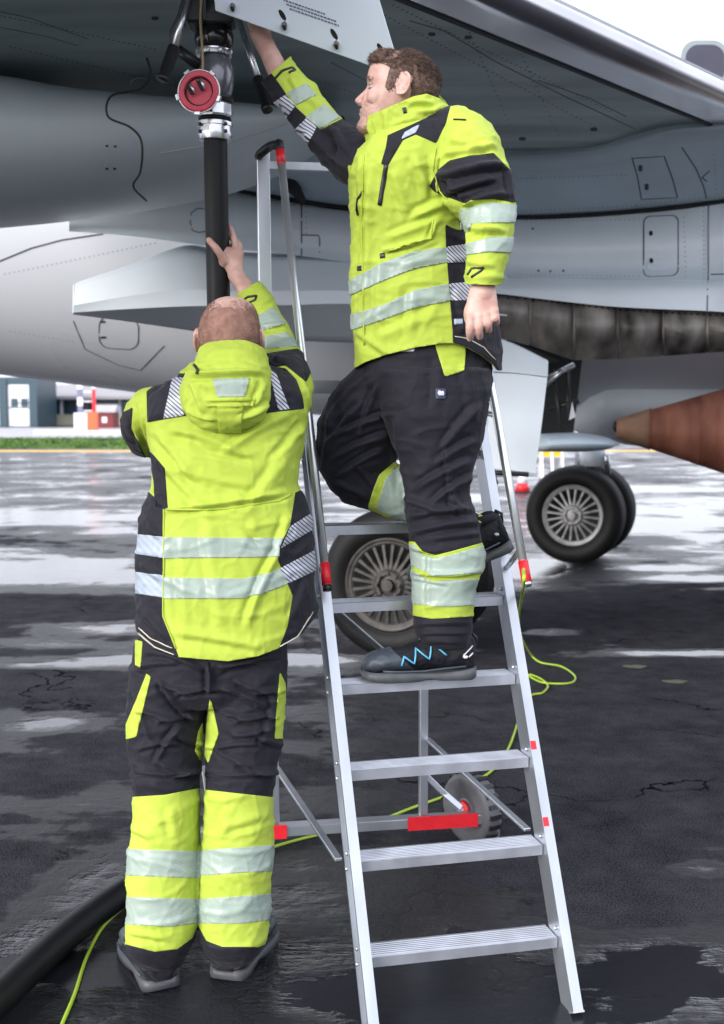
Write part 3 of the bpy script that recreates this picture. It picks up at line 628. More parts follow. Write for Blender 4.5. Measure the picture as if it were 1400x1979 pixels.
# far engine nacelle behind the wheel bay
nac = canoe('engine_nacelle', [(1092, 790, 815, 9.6, .2), (1112, 742, 832, 9.6, .55), (1150, 708, 846, 9.7, .8), (1230, 700, 862, 9.8, .9), (1400, 690, 880, 9.9, 1.0), (1560, 690, 890, 9.9, 1.0), (2400, 690, 890, 9.9, 1.0)], M_PAINT, air, pw=2.2)
B().prof(P(1120, 716, 8.75), P(2300, 690, 8.75), (0, 1, 0), (0, 0, 1), [(0, 0), (.6, 0), (.6, .35), (0, .35)]).obj('nacelle_shade_strip', M_GREYF, air, smooth=False)  # darker grey bar standing in for the shade along the nacelle top
canoe('belly_pod', [(1020, 862, 870, 7.8, .02), (1050, 838, 873, 7.8, .3), (1110, 836, 873, 7.8, .35), (1160, 842, 870, 7.8, .28), (1196, 855, 860, 7.8, .04)], M_FAIR, air, pw=2.0)
# rust coloured exhaust cone
tip, far = P(1193, 828, 8.4), P(1560, 836, 8.15); ax = far - tip; L = np.linalg.norm(ax)
cone = B().lathe(tip, ax, [(-.004, .01), (-.003, .055), (0, .068), (.02, .073), (L * .55, .285 + .0), (L * .9, .40), (L, .41)], 48, ref=[0, 0, 1.0]).obj('exhaust_cone', M_RUST, air); sharp(cone, 40)
B().lathe(tip, ax, [(-.0055, .01), (-.005, .057), (-.002, .0700), (.02, .0752), (L * .17, .139 + .0025), (L * .17, .130)], 48, ref=[0, 0, 1.0]).obj('cone_tip', mat('tan cone tip', (.34, .19, .12), .6, metal=.2, var=.25, vscale=6, detail=6), air)
for f, r in ((.17, .1405), (.43, .2375)):
    B().lathe(tip + ax * f, ax, [(0, r), (.003, r + .004), (.010, r + .006), (.014, r + .005)], 48, ref=[0, 0, 1.0]).obj('cone_weld_ring', M_RUST, air)
nz = B().lathe(tip, ax, [(L * .93, .47), (L * .95, .49), (L + 2.2, .62), (L + 2.2, .55), (L * .96, .44)], 48, ref=[0, 0, 1.0], ring=True).obj('exhaust_nozzle', M_SOOT, air); sharp(nz, 40)
B().tube([P(1192, 815, 8.42), P(1188, 824, 8.42), P(1192, 834, 8.42)], .015, 8).obj('cone_drain', M_BLKP, air)
B().tube([P(1145, 866, 12.0), P(1146, 900, 12.0)], .13, 16).obj('gear_strut', M_GREYF, air)
B().tube([P(1172, 878, 11.9), P(1176, 915, 12.0)], .03, 8).obj('torque_link', M_STEEL, air)
B().tube([P(1008, 868, 7.6), P(1006, 878, 7.6)], .012, 6).obj('drain_mast', M_BLKP, air)

def wheel(c, ax, R, rim_m, spokes=20):
    """dual wheel gear: tyre, rim, spokes, hub as sub-parts of each wheel"""
    ax = np.array(ax, float); ax /= np.linalg.norm(ax); c = np.array(c, float); hw = R * .36
    w = bpy.data.objects.new('wheel', None); COL.objects.link(w); w.parent = air; w.location = tuple(c - ORG[air.name]); ORG[w.name] = c
    r = R * .62
    pr = [(-hw * .72, r * .98), (-hw * .95, r * 1.06), (-hw * 1.0, R * .80), (-hw * .93, R * .90), (-hw * .74, R * .965), (-hw * .5, R * .99)]
    for g in (-.36, -.12, .12, .36): pr += [(hw * (g - .035), R * .997), (hw * (g - .022), R * .982), (hw * (g + .022), R * .982), (hw * (g + .035), R * .997)]
    pr += [(hw * .5, R * .99), (hw * .74, R * .965), (hw * .93, R * .90), (hw, R * .80), (hw * .95, r * 1.06), (hw * .72, r * .98)]
    t = B().lathe(c, ax, pr, 72).obj('tyre', M_TYRE, w)
    o = -hw * .72
    rim = B().lathe(c, ax, [(o + .02, r * .80), (o - .012, r * .86), (o - .018, r * .90), (o - .012, r * .935), (o - .030, r * .96), (o - .026, r * 1.0), (o + .03, r * 1.01), (o + .06, r * .80)], 64).obj('rim', rim_m, w)
    B().lathe(c, ax, [(o + .05, r * .985), (o + .055, .01)], 48).obj('wheel_well', M_DARK, w)
    h = B().lathe(c, ax, [(o + .03, r * .36), (o - .03, r * .34), (o - .045, r * .29), (o - .045, r * .22), (o - .025, r * .21), (o - .03, r * .13), (o - .06, r * .12), (o - .062, .01)], 32).obj('hub', rim_m, w); sharp(h)
    a = np.cross(ax, [0, 0, 1.0]); a /= np.linalg.norm(a); bb = np.cross(ax, a); sp = None
    for k in range(spokes):
        th = 2 * math.pi * (k + .3) / spokes; d = a * math.cos(th) + bb * math.sin(th); tt = np.cross(ax, d)
        p0 = c + ax * (o - .005) + d * r * .32; p1 = c + ax * (o + .006) + d * r * .86
        q = B().rings([[p + ax * z * sz + tt * y * sy for y, z in ((-1, -1), (-.5, -1.3), (.5, -1.3), (1, -1), (1, 1), (-1, 1))] for p, sy, sz in ((p0, .017, .016), ((p0 + p1) / 2, .010, .014), (p1, .014, .012))])
        q.obj('spoke', rim_m, w, smooth=False)
    bo = B()
    for k in range(8):
        th = 2 * math.pi * k / 8; d = a * math.cos(th) + bb * math.sin(th); bo.lathe(c + ax * (o - .048) + d * r * .255, -ax, [(0, .011), (.012, .011), (.013, .004)], 6)
    bo.obj('hub_bolts', rim_m, w, smooth=False, kind='stuff')
    return w
a1 = np.array([.40, 1, 0]); a1 /= np.linalg.norm(a1)
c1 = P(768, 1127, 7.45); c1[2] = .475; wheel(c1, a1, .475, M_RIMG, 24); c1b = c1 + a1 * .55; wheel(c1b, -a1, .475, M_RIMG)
B().tube([c1 + a1 * .1, c1b - a1 * .1], .10, 16).obj('axle', M_GREYF, air); B().tube([c1 + a1 * .28, c1 + a1 * .28 + [0, .1, 1.4]], .10, 16).obj('gear_strut', M_GREYF, air)
c2_ = P(1113, 995, 11.95); c2_[2] = .495; wheel(c2_, a1, .495, M_RIM); c2b = c2_ + a1 * .62; wheel(c2b, -a1, .495, M_RIM)
B().tube([c2_ + a1 * .1, c2b - a1 * .1], .10, 16).obj('axle', M_GREYF, air); B().tube([c2_ + a1 * .3, c2_ + a1 * .3 + [0, 0, 1.3]], .08, 16).obj('gear_strut', M_STEEL, air)

# fuelling port door: pale flat plate with latches and stencil print
dq = [P(411, -40, 3.52), P(417, 21, 3.56), P(731, 133, 3.72), P(762, 104, 3.74), P(722, -40, 3.60)]
nd = np.cross(dq[1] - dq[0], dq[2] - dq[0]); nd /= np.linalg.norm(nd); nd = nd if nd[1] < 0 else -nd
dq = [p - nd * ((p - dq[0]) @ nd) for p in dq]
fd = B().add([p for p in dq] + [p - nd * .012 for p in dq], [(0, 1, 2, 3, 4), (9, 8, 7, 6, 5)] + [(i, i + 5, (i + 1) % 5 + 5, (i + 1) % 5) for i in range(5)]).obj('fuelling_door', M_PANEL, air, smooth=False, bevel=.002)
for (u, v) in ((449, 9), (549, 45), (649, 82), (739, 110)):
    if u != 449: plate(fd, [(u + 9 * math.cos(t) * .75 + 3 * math.sin(t) - 3, v - 16 + 10 * math.sin(t) + 4 * math.cos(t)) for t in np.linspace(0, 2 * math.pi, 14, endpoint=False)], M_DARK, 'latch_hole', off=.001, th=.001, step=30)
    if u < 700:
        q = plate(fd, [(u + 6 * math.cos(t), v + 3 + 8 * math.sin(t)) for t in np.linspace(0, 2 * math.pi, 10, endpoint=False)], M_STEEL, 'latch', off=.012, th=.012, step=30)
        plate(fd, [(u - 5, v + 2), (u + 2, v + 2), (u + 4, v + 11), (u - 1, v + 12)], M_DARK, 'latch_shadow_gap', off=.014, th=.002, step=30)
b = B()
for row in range(3):
    u = 548 + row * 6
    for q in range(16):
        w = 2.5 + 3.5 * RNG.rand(); v = -2 + row * 6.5 + (u - 548) * .345
        if row == 0 and q > 13: break
        pts = [(u, v), (u + w, v + w * .36), (u + w, v + w * .36 + 3), (u, v + 3)]
        H = [hit(fd, *x, .0012) for x in pts]
        if all(H): b.add([h[0] for h in H] + [h[0] - h[1] * .0011 for h in H], [(0, 1, 2, 3), (7, 6, 5, 4), (0, 4, 5, 1), (1, 5, 6, 2), (2, 6, 7, 3), (3, 7, 4, 0)])
        u += w + 1.6
b.obj('stencil_print', M_INK, fd, smooth=False, kind='stuff')
# ================================================= LADDER
H_ = .2126; Z0 = .165
A0, A1 = G(716, 1852, Z0), G(1079, 1813, Z0); E0, E1 = G(640, 1168, Z0 + 4 * H_), G(973, 1153, Z0 + 4 * H_)
dl, dr = (E0 - A0) / 4, (E1 - A1) / 4
wv_ = (A1 - A0 + E1 - E0); wv_ /= np.linalg.norm(wv_); bv = np.array([-wv_[1], wv_[0], 0]); bv /= np.linalg.norm(bv)
def Lp(k): return A0 + dl * k
def Rp(k): return A1 + dr * k
lad = root('step_ladder', (A0 + A1) / 2 * [1, 1, 0], 'aluminium platform step ladder with handrails under the aircraft wing', 'ladder')
up_ = np.array([0, 0, 1.0])
for nm, f, wsgn in (('stringer', Lp, -1), ('stringer', Rp, 1)):
    d = (f(1) - f(0)); d /= np.linalg.norm(d); w = wv_ * wsgn; nb = np.cross(d, wv_); nb /= np.linalg.norm(nb); nb = nb if nb @ bv > 0 else -nb
    p0 = f(-.77); p1 = f(7.25)
    # channel section: front flange, web, rear flange; open on the outer side
    pr = [(.001, -.022), (.029, -.022), (.029, -.012), (.026, -.009), (.008, -.009), (.005, -.006), (.005, .044), (.008, .048), (.029, .048), (.029, .056), (.001, .056)]
    s = B().prof(p0, p1, w, nb, pr).obj(nm, M_ALU, lad, smooth=False)
    B().prof(f(-.775), f(-.755), w, nb, [(-.001, -.024), (.031, -.024), (.031, .058), (-.001, .058)]).obj('foot_cap', M_ALUD, s, smooth=False)
    for k in range(0, 7):
        for dz in (.03, -.012):
            if w @ wv_ < 0 or dz > 0: B().lathe(f(k) + w * (.029 if wsgn < 0 else -.0) + nb * (.02) + up_ * dz, w * (1 if wsgn < 0 else -1), [(0, .006), (.004, .006), (.006, .003)], 8).obj('rivet', M_STEEL, s)
SD = .084
tread = [(0, -.026), (.004, -.026), (.004, -.004)] + [(SD - .004, -.004), (SD - .004, -.020), (SD, -.020), (SD, .002)]
for i in range(7): x = SD - .008 - i * .0105; tread += [(x, .002), (x - .0025, -.0015), (x - .0045, -.0015), (x - .006, .002)]
tread += [(.004, .003), (0, .001)]
for k in range(0, 7):
    B().prof(Lp(k) + wv_ * .002, Rp(k) - wv_ * .002, bv, up_, tread).obj('step', M_ALUD, lad, smooth=False)
# platform, rear posts, base bar
TL, TR = Lp(7), Rp(7); PD = .50
pf = B().prof(TL, TR, bv, up_, [(0, -.03), (PD, -.03), (PD, .004), (0, .004)]).obj('platform', M_ALUD, lad, smooth=False, bevel=.002)
B().prof(TL - bv * .004, TR - bv * .004, bv, up_, [(-.004, -.034), (0, -.034), (0, .006), (-.004, .006)]).obj('platform_edge', M_ALU, lad, smooth=False)
def bar(p, q, wd, dp, name, m=M_ALU, par=None, side=None, bev=.002):
    p, q = np.array(p), np.array(q); d = (q - p) / np.linalg.norm(q - p); s = side if side is not None else wv_; s = s - d * (s @ d); s /= np.linalg.norm(s); t = np.cross(d, s)
    return B().prof(p, q, s, t, [(-wd / 2, -dp / 2), (wd / 2, -dp / 2), (wd / 2, dp / 2), (-wd / 2, dp / 2)]).obj(name, m, par or lad, smooth=False, bevel=bev)
YR = 4.13
bL, bR = G(395, 1612, .12), G(966, 1577, .12)
dB = (bR - bL); 
def onbar(u):
    t = (u - 395) / (966 - 395.0); return bL + dB * t
LB, RB = onbar(524), onbar(813)
LT, RT = P(507, 292, LB[1]), P(812, 320, RB[1]); LT[0] = LB[0] - .03
LT = P(508, 292, LB[1] + .0); RT = RB + (LT - LB); 
bar(LB + up_ * .02, LT, .042, .024, 'rear_post'); 
RPt = RB + (TL[2] - .03) * up_ ; RPt[2] = TL[2] - .034
bar(RB + up_ * .02, RPt, .030, .022, 'rear_post')
bb1 = bar(onbar(385), onbar(1000) - dB * .06, .035, .055, 'base_bar', side=up_)
# guard rail round the platform
bar(LT - up_ * .045, RT - up_ * .045 + wv_ * .0, .028, .02, 'guard_rail', side=up_); bar(RPt + up_ * .034, RT, .028, .02, 'rear_post')
# red tape on the base bar
for ua, ub in ((525, 551), (783, 921)):
    a_, c_ = onbar(ua), onbar(ub); s_ = B().prof(a_ - np.array([0, .029, 0]), c_ - np.array([0, .029, 0]), (0, 1, 0), up_, [(-.004, -.022), (.0, -.022), (.0, .026), (-.004, .026)]).obj('red_tape', M_RED, lad, smooth=False)
# cross braces
for (a_, c_) in ((P(531, 1478, 4.0), P(655, 1662, 3.22)), (P(640, 1172, 3.5), P(745, 1262, 4.05)), (P(826, 1428, 4.1), P(1020, 1604, 3.36)), (P(826, 1505, 4.12), P(892, 1562, 4.1)), (P(395, 1480, 4.05), P(412, 1600, 4.02))):
    bar(a_, c_, .022, .010, 'brace')
bar(onbar(888) + up_ * .03, onbar(820) + up_ * .16, .02, .01, 'brace')
# transport wheel
wc = G(908, 1560, .12) ; wc = onbar(912) + np.array([0.0, .07, 0]); axw = np.array([-.80, -.60, 0]); axw /= np.linalg.norm(axw)
wh = bpy.data.objects.new('wheel', None); COL.objects.link(wh); wh.parent = lad; R_ = .132; wc[2] = R_; wh.location = tuple(wc - ORG[lad.name]); ORG[wh.name] = wc
ty = B().lathe(wc, axw, [(-.028, R_ * .66), (-.034, R_ * .8), (-.026, R_ * .95), (-.012, R_), (.012, R_), (.026, R_ * .95), (.034, R_ * .8), (.028, R_ * .66)], 40).obj('tyre', mat('grey rubber', (.10, .10, .11), .5, var=.3), wh)
tr_ = B()
for k in range(22):
    th = 2 * math.pi * k / 22; a = np.cross(axw, up_); a /= np.linalg.norm(a); c_ = np.cross(axw, a); d = a * math.cos(th) + c_ * math.sin(th); tr_.box(wc + d * R_, axw * .026, d * .004, np.cross(axw, d) * .008)
tr_.obj('tread_blocks', M_BLKP, wh, smooth=False)
B().lathe(wc, axw, [(-.022, R_ * .64), (-.012, R_ * .5), (-.03, R_ * .28), (-.034, .01), (.034, .01), (.03, R_ * .28), (.012, R_ * .5), (.022, R_ * .64)], 32).obj('rim', mat('grey wheel disc', (.16, .16, .17), .5, var=.2), wh); B().lathe(wc, axw, [(.034, R_ * .26), (.042, R_ * .2), (.044, .01)], 20).obj('hub_cap', M_RED, wh)
B().tube([wc - axw * .05, wc + axw * .06], .010, 8).obj('axle', M_STEEL, wh)
bar(onbar(962) + up_ * .03, onbar(962) - up_ * .118, .014, .014, 'foot_peg')
# handrails
def hr(k, f, wo, fo): d = (f(1) - f(0)); return f(k) + wv_ * wo - bv * fo
hl0, hl1 = P(633, 1138, 3.31), P(541, 288, 3.86)
hlr = B().tube([hl0, hl1], .0125, 14).obj('handrail', M_CHROME, lad)
d_ = (hl1 - hl0) / np.linalg.norm(hl1 - hl0)
def sleeve(p, d, L, m, par, r=.0145, name='red_sleeve'): return B().tube([p, p + d * L], r, 12).obj(name, m, par)
sleeve(hl0 + d_ * .012, d_, .062, M_RED, hlr); sleeve(hl0 - d_ * .006, d_, .016, M_BLKP, hlr, .0135, 'end_plug')
sleeve(hl1 - d_ * .055, d_, .05, M_RED, hlr)
elb = B().tube(catmull([hl1 - d_ * .003, hl1 + d_ * .02, P(535, 280, 3.88), P(522, 283, 3.93), P(504, 297, LT[1] - .04), P(500, 303, LT[1])], 20), .0145, 12).obj('rail_elbow', M_BLKP, lad)
hr0, hr1 = P(1016, 1112, 3.38), P(916, 560, 3.76)
hrr = B().tube([hr0, hr1], .0125, 14).obj('handrail', M_CHROME, lad); d2 = (hr1 - hr0) / np.linalg.norm(hr1 - hr0)
sleeve(hr0 - d2 * .02, d2, .062, M_RED, hrr); sleeve(hr0 - d2 * .032, d2, .012, M_STEEL, hrr, .0135, 'end_plug')
hr2 = P(884, 330, 4.0); B().tube(catmull([hr1, P(896, 440, 3.88), P(890, 395, 3.95), RT + up_ * .0], 16), .0125, 12).obj('handrail', M_CHROME, lad)
for (pa, pb_) in ((hl0 + d_ * .10, Lp(4.35) - wv_ * .015), (hl0 + d_ * .62, Lp(6.9) - wv_ * .015), (hr0 + d2 * .08, Rp(4.35) + wv_ * .02), (hr0 + d2 * .50, Rp(6.6) + wv_ * .02)):
    B().tube([pa, pb_], .008, 8).obj('rail_bracket', M_STEEL, lad)
# red marks on the right stringer
for kk in (2.18, 1.30): B().box(Rp(kk) + wv_ * .010 - bv * .022, wv_ * .008, bv * .004, dr * .05).obj('red_mark', M_RED, lad, smooth=False)

# ================================================= FUEL HOSE, COUPLING
YH = 3.76; hx = lambda v: 417 + (v - 270) * .022
hose_pts = [P(416.5, 262, YH), P(419, 400, YH + .0), P(421, 500, YH), P(423, 600, YH), P(426, 800, YH + .02), P(428, 1100, YH + .05), P(420, 1400, YH + .1), P(400, 1600, YH + .12)]
gp = [G(330, 1685, .045), G(245, 1722, .045), G(150, 1790, .045), G(60, 1870, .045), G(-60, 1985, .045), G(-200, 2120, .045)]
allp = hose_pts[:-1] + [P(408, 1590, 3.95) * [1, 1, 0] + [0, 0, .10]] + gp
hose = B().tube(catmull(allp, 160), [.0365 + .008 * min(max((k_ / 160 * (len(allp) - 1) - 7) / 3, 0), 1) for k_ in range(161)], 24).obj('fuel_hose', M_RUB, label='thick black fuel hose hanging from the wing coupling down to the asphalt', cat='hose')
RS = catmull(allp, 160); 
k0 = int(160 * 8.2 / (len(allp) - 1))
fc = root('fuel_coupling', P(416, 150, YH) , 'metal and black fuelling coupling with a round red cap under the wing', 'coupling')
ax = P(418, 100, YH) - P(416, 270, YH); LN = np.linalg.norm(ax); ax /= LN
def cp(v): return P(414 + (v - 100) * .012, v, YH)
def lv(name, items, m, n=40, sh=30, cu=0):
    b_ = cp(items[0][0]) + np.array([cu / FPX * YH, 0, 0]); pr = []
    for v, r in items: pr.append((np.linalg.norm(cp(v) - cp(items[0][0])) * (1 if v <= items[0][0] else -1), r / FPX * YH))
    o = B().lathe(b_, ax, pr, n).obj(name, m, fc); sharp(o, sh); return o
lv('hose_clamp', [(273, 24), (272, 30), (262, 33), (258, 33), (257, 31), (246, 31), (245, 33.5), (238, 33.5), (236, 30), (235, 20)], M_STEEL)
lv('lock_ring', [(234, 20), (233.5, 30), (231, 31.5), (229, 29)], M_BLKP)
lv('collar', [(229, 20), (228, 32), (224, 33.5), (204, 33.5), (200, 31), (199, 25)], M_STEEL, n=10, sh=15)
lv('flange', [(199, 25), (198, 34), (193, 36), (188, 35), (186, 31), (185, 20)], M_BLKP)
lv('sight_glass_body', [(186, 30), (176, 34), (160, 36.5), (145, 37), (130, 35), (118, 31), (110, 27), (109, 20)], M_GREYC)
lv('swivel_flange', [(110, 24), (109, 33), (104, 34), (103, 30), (101, 33), (98, 33), (97, 24)], M_STEEL)
lv('rubber_bellows', [(97, 28), (92, 33), (80, 36.5), (68, 36.5), (56, 33), (50, 27), (49, 20)], mat('glossy black rubber', (.012, .012, .014), .16, var=.2))
lv('nozzle_body', [(49, 26), (44, 36), (36, 38), (20, 37), (10, 34), (-20, 34), (-90, 34)], M_BLKP, n=14, sh=20)
B().box(P(425, 40, YH - .02), (.045, 0, 0), (0, .04, 0), (0, 0, .018)).obj('nozzle_lug', M_BLKP, fc, smooth=False, bevel=.006)
B().box(P(383, 20, YH - .02), (.03, 0, 0), (0, .05, 0), (0, 0, .05)).obj('nozzle_lug', M_BLKP, fc, smooth=False, bevel=.008)
for a in (-.9, -.25, .45, 1.1):
    d = np.array([math.sin(a), -math.cos(a), 0]); B().lathe(cp(105) + d * .052, d, [(0, .009), (.010, .009), (.012, .004)], 6).obj('flange_bolt', M_STEEL, fc, smooth=False)
for v in (245, 259):
    for a in (-.85, .75):
        d = np.array([math.sin(a), -math.cos(a), 0]); B().lathe(cp(v) + d * .052, d, [(0, .006), (.005, .006), (.006, .001)], 8).obj('clamp_screw', M_BLKP, fc)
# red cap: disc facing the viewer, with lugs
cc = P(385, 177, YH - .095); nv_ = np.array([-.12, -1, .05]); nv_ /= np.linalg.norm(nv_)
cap = B().lathe(cc, nv_, [(-.03, .050), (0, .060), (.006, .062), (.010, .058), (.008, .045), (-.004, .042), (-.004, .001)], 48).obj('dust_cap', M_PINK, fc); sharp(cap, 30)
B().lathe(cc + nv_ * .0005, nv_, [(0, .0415), (-.0015, .0445), (-.0015, .0390)], 40, ring=True).obj('cap_groove', M_DARK, cap)
B().lathe(cc - nv_ * .004, nv_, [(0, .052), (.0, .064), (.008, .066), (.010, .063), (.004, .060)], 48, ring=True).obj('cap_rim', M_STEEL, cap)
a = np.cross(nv_, up_); a /= np.linalg.norm(a); c_ = np.cross(nv_, a)
for k in range(5):
    th = 2 * math.pi * (k + .2) / 5; d = a * math.cos(th) + c_ * math.sin(th); B().box(cc + d * .066 + nv_ * .003, d * .006, np.cross(nv_, d) * .010, nv_ * .006).obj('cap_lug', M_STEEL, cap, smooth=False, bevel=.002)
for (u0, v0, u1, v1) in ((367, 162, 377, 179), (387, 152, 396, 171)):
    p, q = P(u0, v0, YH - .112), P(u1, v1, YH - .112); B().tube([p, q], .0035, 8).obj('cap_handle', M_STEEL, cap); B().box((p + q) / 2 + np.array([-.008, .006, -.004]), (q - p) * .5, (0, .003, 0), (.006, 0, 0)).obj('cap_slot', M_DARK, cap, smooth=False)
B().tube([P(404, 158, YH - .02), P(387, 175, YH - .075)], .03, 16).obj('cap_spout', M_GREYC, fc)
# handles
h0, h1, h2 = P(366, -15, YH - .08), P(338, 90, YH - .12), P(314, 155, YH - .14)
B().tube([h0, h1], .0105, 12).obj('handle_rod', M_STEEL, fc)
g_ = B().tube([h1, h1 * .97 + h2 * .03, h2 * .93 + h1 * .07, h2 * .92 + h1 * .08, h2], [.016, .019, .017, .022, .020], 14).obj('handle_grip', M_BLKP, fc)
B().tube([P(343, 96, YH - .06), P(384, 126, YH - .04)], .017, 12).obj('handle_arm', M_BLKP, fc)
r0, r1, r2 = P(461, 38, YH + .1), P(498, 150, YH + .02), P(518, 214, YH - .02)
B().tube([r0, r1], .0085, 12).obj('handle_rod', M_STEEL, fc); B().tube([r0 + [.009, -.006, 0], r1 + [.009, -.006, 0]], .003, 8).obj('control_wire', M_STEEL, fc)
B().tube([r1, r1 * .97 + r2 * .03, r2 * .90 + r1 * .10, r2 * .88 + r1 * .12, r2], [.014, .017, .015, .019, .017], 14).obj('handle_grip', M_BLKP, fc)
B().tube(catmull([P(357, -10, YH - .1), P(345, 30, YH - .11), P(331, 62, YH - .12), P(332, 84, YH - .12)], 20), .004, 8).obj('vent_line', M_BLKP, fc)
# ball chain
chain = B(); pts = [P(390 - 2 * math.sin(i / 9), i * 3.0 - 8, YH - .09) for i in range(0, 50)]
for i, p in enumerate(pts): chain.ball(p, .0052, 6, 4)
chain.tube(pts, .0009, 5); chain.obj('cap_chain', mat('brass chain', (.30, .25, .16), .35, metal=.9), fc)

# ================================================= CABLES
cab1 = catmull([P(1012, 1100, 3.36), P(1012, 1135, 3.4), G(1003, 1190, .52), G(1006, 1225, .30), G(1024, 1262, .06), G(1045, 1280, .006), G(1085, 1288, .006), G(1111, 1306, .006), G(1105, 1319, .006), G(1070, 1321, .006), G(1040, 1316, .006), G(1008, 1296, .006)], 110)
cab2 = catmull([G(1000, 1305, .006), G(1030, 1305, .006), G(1058, 1322, .006), G(1050, 1338, .006), G(1018, 1352, .006), G(985, 1442, .006), G(950, 1490, .006), G(880, 1530, .006), G(800, 1560, .006), G(720, 1590, .006), G(640, 1608, .006), G(580, 1622, .006), G(525, 1638, .006), G(450, 1665, .006), G(380, 1680, .006), G(300, 1715, .006), G(248, 1746, .006), G(200, 1790, .006), G(168, 1850, .006), G(145, 1920, .006), G(118, 1985, .006), G(90, 2060, .006)], 240)
B().tube(cab1, .0052, 8).obj('bonding_cable', M_CABLE, label='lime green cable dangling from the right handrail into a loop on the asphalt', cat='cable')
B().tube(cab2, .0055, 8).obj('ground_cable', M_CABLE, label='lime green cable running across the asphalt past the fuel hose', cat='cable')
# fallen leaves
for i, (u, v, lab) in enumerate(((1228, 1289, 'yellowish fallen leaf lying on the wet asphalt, the left one'), (1305, 1318, 'pale fallen leaf lying on the wet asphalt, the right one'))):
    c_ = G(u, v, .004); b = B(); pts = [(math.cos(t) * .07 * (1 + .15 * math.sin(3 * t)), math.sin(t) * .04 * (1 + .2 * math.cos(5 * t))) for t in np.linspace(0, 2 * math.pi, 18, endpoint=False)]
    V = [c_ + [x, y, .004 + .012 * abs(x) * 8 * .1] for x, y in pts] + [c_ + [x, y, .001] for x, y in pts]
    b.add(V, [list(range(18)), list(range(18, 36))[::-1]] + [(i_, 18 + i_, 18 + (i_ + 1) % 18, (i_ + 1) % 18) for i_ in range(18)]).obj('fallen_leaf', mat('dead leaf', (.085, .085, .05), .6, var=.3), smooth=False, label=lab, cat='leaf')
# ================================================= PEOPLE: tools
def remesh(b, voxel, smooth=4, fac=.5):
    me = bpy.data.meshes.new('tmp'); me.from_pydata([tuple(v) for v in b.V], [], b.F); bm = bmesh.new(); bm.from_mesh(me); bmesh.ops.recalc_face_normals(bm, faces=bm.faces[:]); bm.to_mesh(me); bm.free()
    o = bpy.data.objects.new('tmp', me); COL.objects.link(o)
    m = o.modifiers.new('r', 'REMESH'); m.mode = 'VOXEL'; m.voxel_size = voxel; m.adaptivity = 0
    if smooth: s = o.modifiers.new('s', 'SMOOTH'); s.factor = fac; s.iterations = smooth
    dg = bpy.context.evaluated_depsgraph_get(); ev = o.evaluated_get(dg); em = ev.to_mesh()
    V = np.empty(len(em.vertices) * 3); em.vertices.foreach_get('co', V); V = V.reshape(-1, 3)
    nf = len(em.polygons); Fq = np.empty(len(em.loops), int); em.loops.foreach_get('vertex_index', Fq)
    tot = np.empty(nf, int); em.polygons.foreach_get('loop_total', tot)
    F = Fq.reshape(-1, 4) if (tot == 4).all() else None
    if F is None:
        st = np.concatenate([[0], np.cumsum(tot)[:-1]]); F = np.array([[Fq[s], Fq[s + 1], Fq[s + 2], Fq[s + 3] if t > 3 else Fq[s + 2]] for s, t in zip(st, tot)])
    ev.to_mesh_clear(); bpy.data.objects.remove(o); bpy.data.meshes.remove(me); return V, F
def normals(V, F):
    n = np.cross(V[F[:, 2]] - V[F[:, 0]], V[F[:, 3]] - V[F[:, 1]]); N = np.zeros_like(V)
    for k in range(4): np.add.at(N, F[:, k], n)
    return N / (np.linalg.norm(N, axis=1, keepdims=True) + 1e-12)
def laplace(V, F, it=2, f=.5, mask=None):
    for _ in range(it):
        A = np.zeros_like(V); c = np.zeros(len(V))
        for k in range(4):
            np.add.at(A, F[:, k], V[F[:, (k + 1) % 4]]); np.add.at(c, F[:, k], 1); np.add.at(A, F[:, (k + 1) % 4], V[F[:, k]]); np.add.at(c, F[:, (k + 1) % 4], 1)
        D = (A / c[:, None] - V) * f
        V = V + (D if mask is None else D * mask[:, None])
    return V
def vnoise(V, scale, seed=0, stretch=(1, 1, 1)):
    st = np.array(stretch) * scale; return np.array([noise.noise(Vector(p)) for p in (V * st + seed * 13.7)])
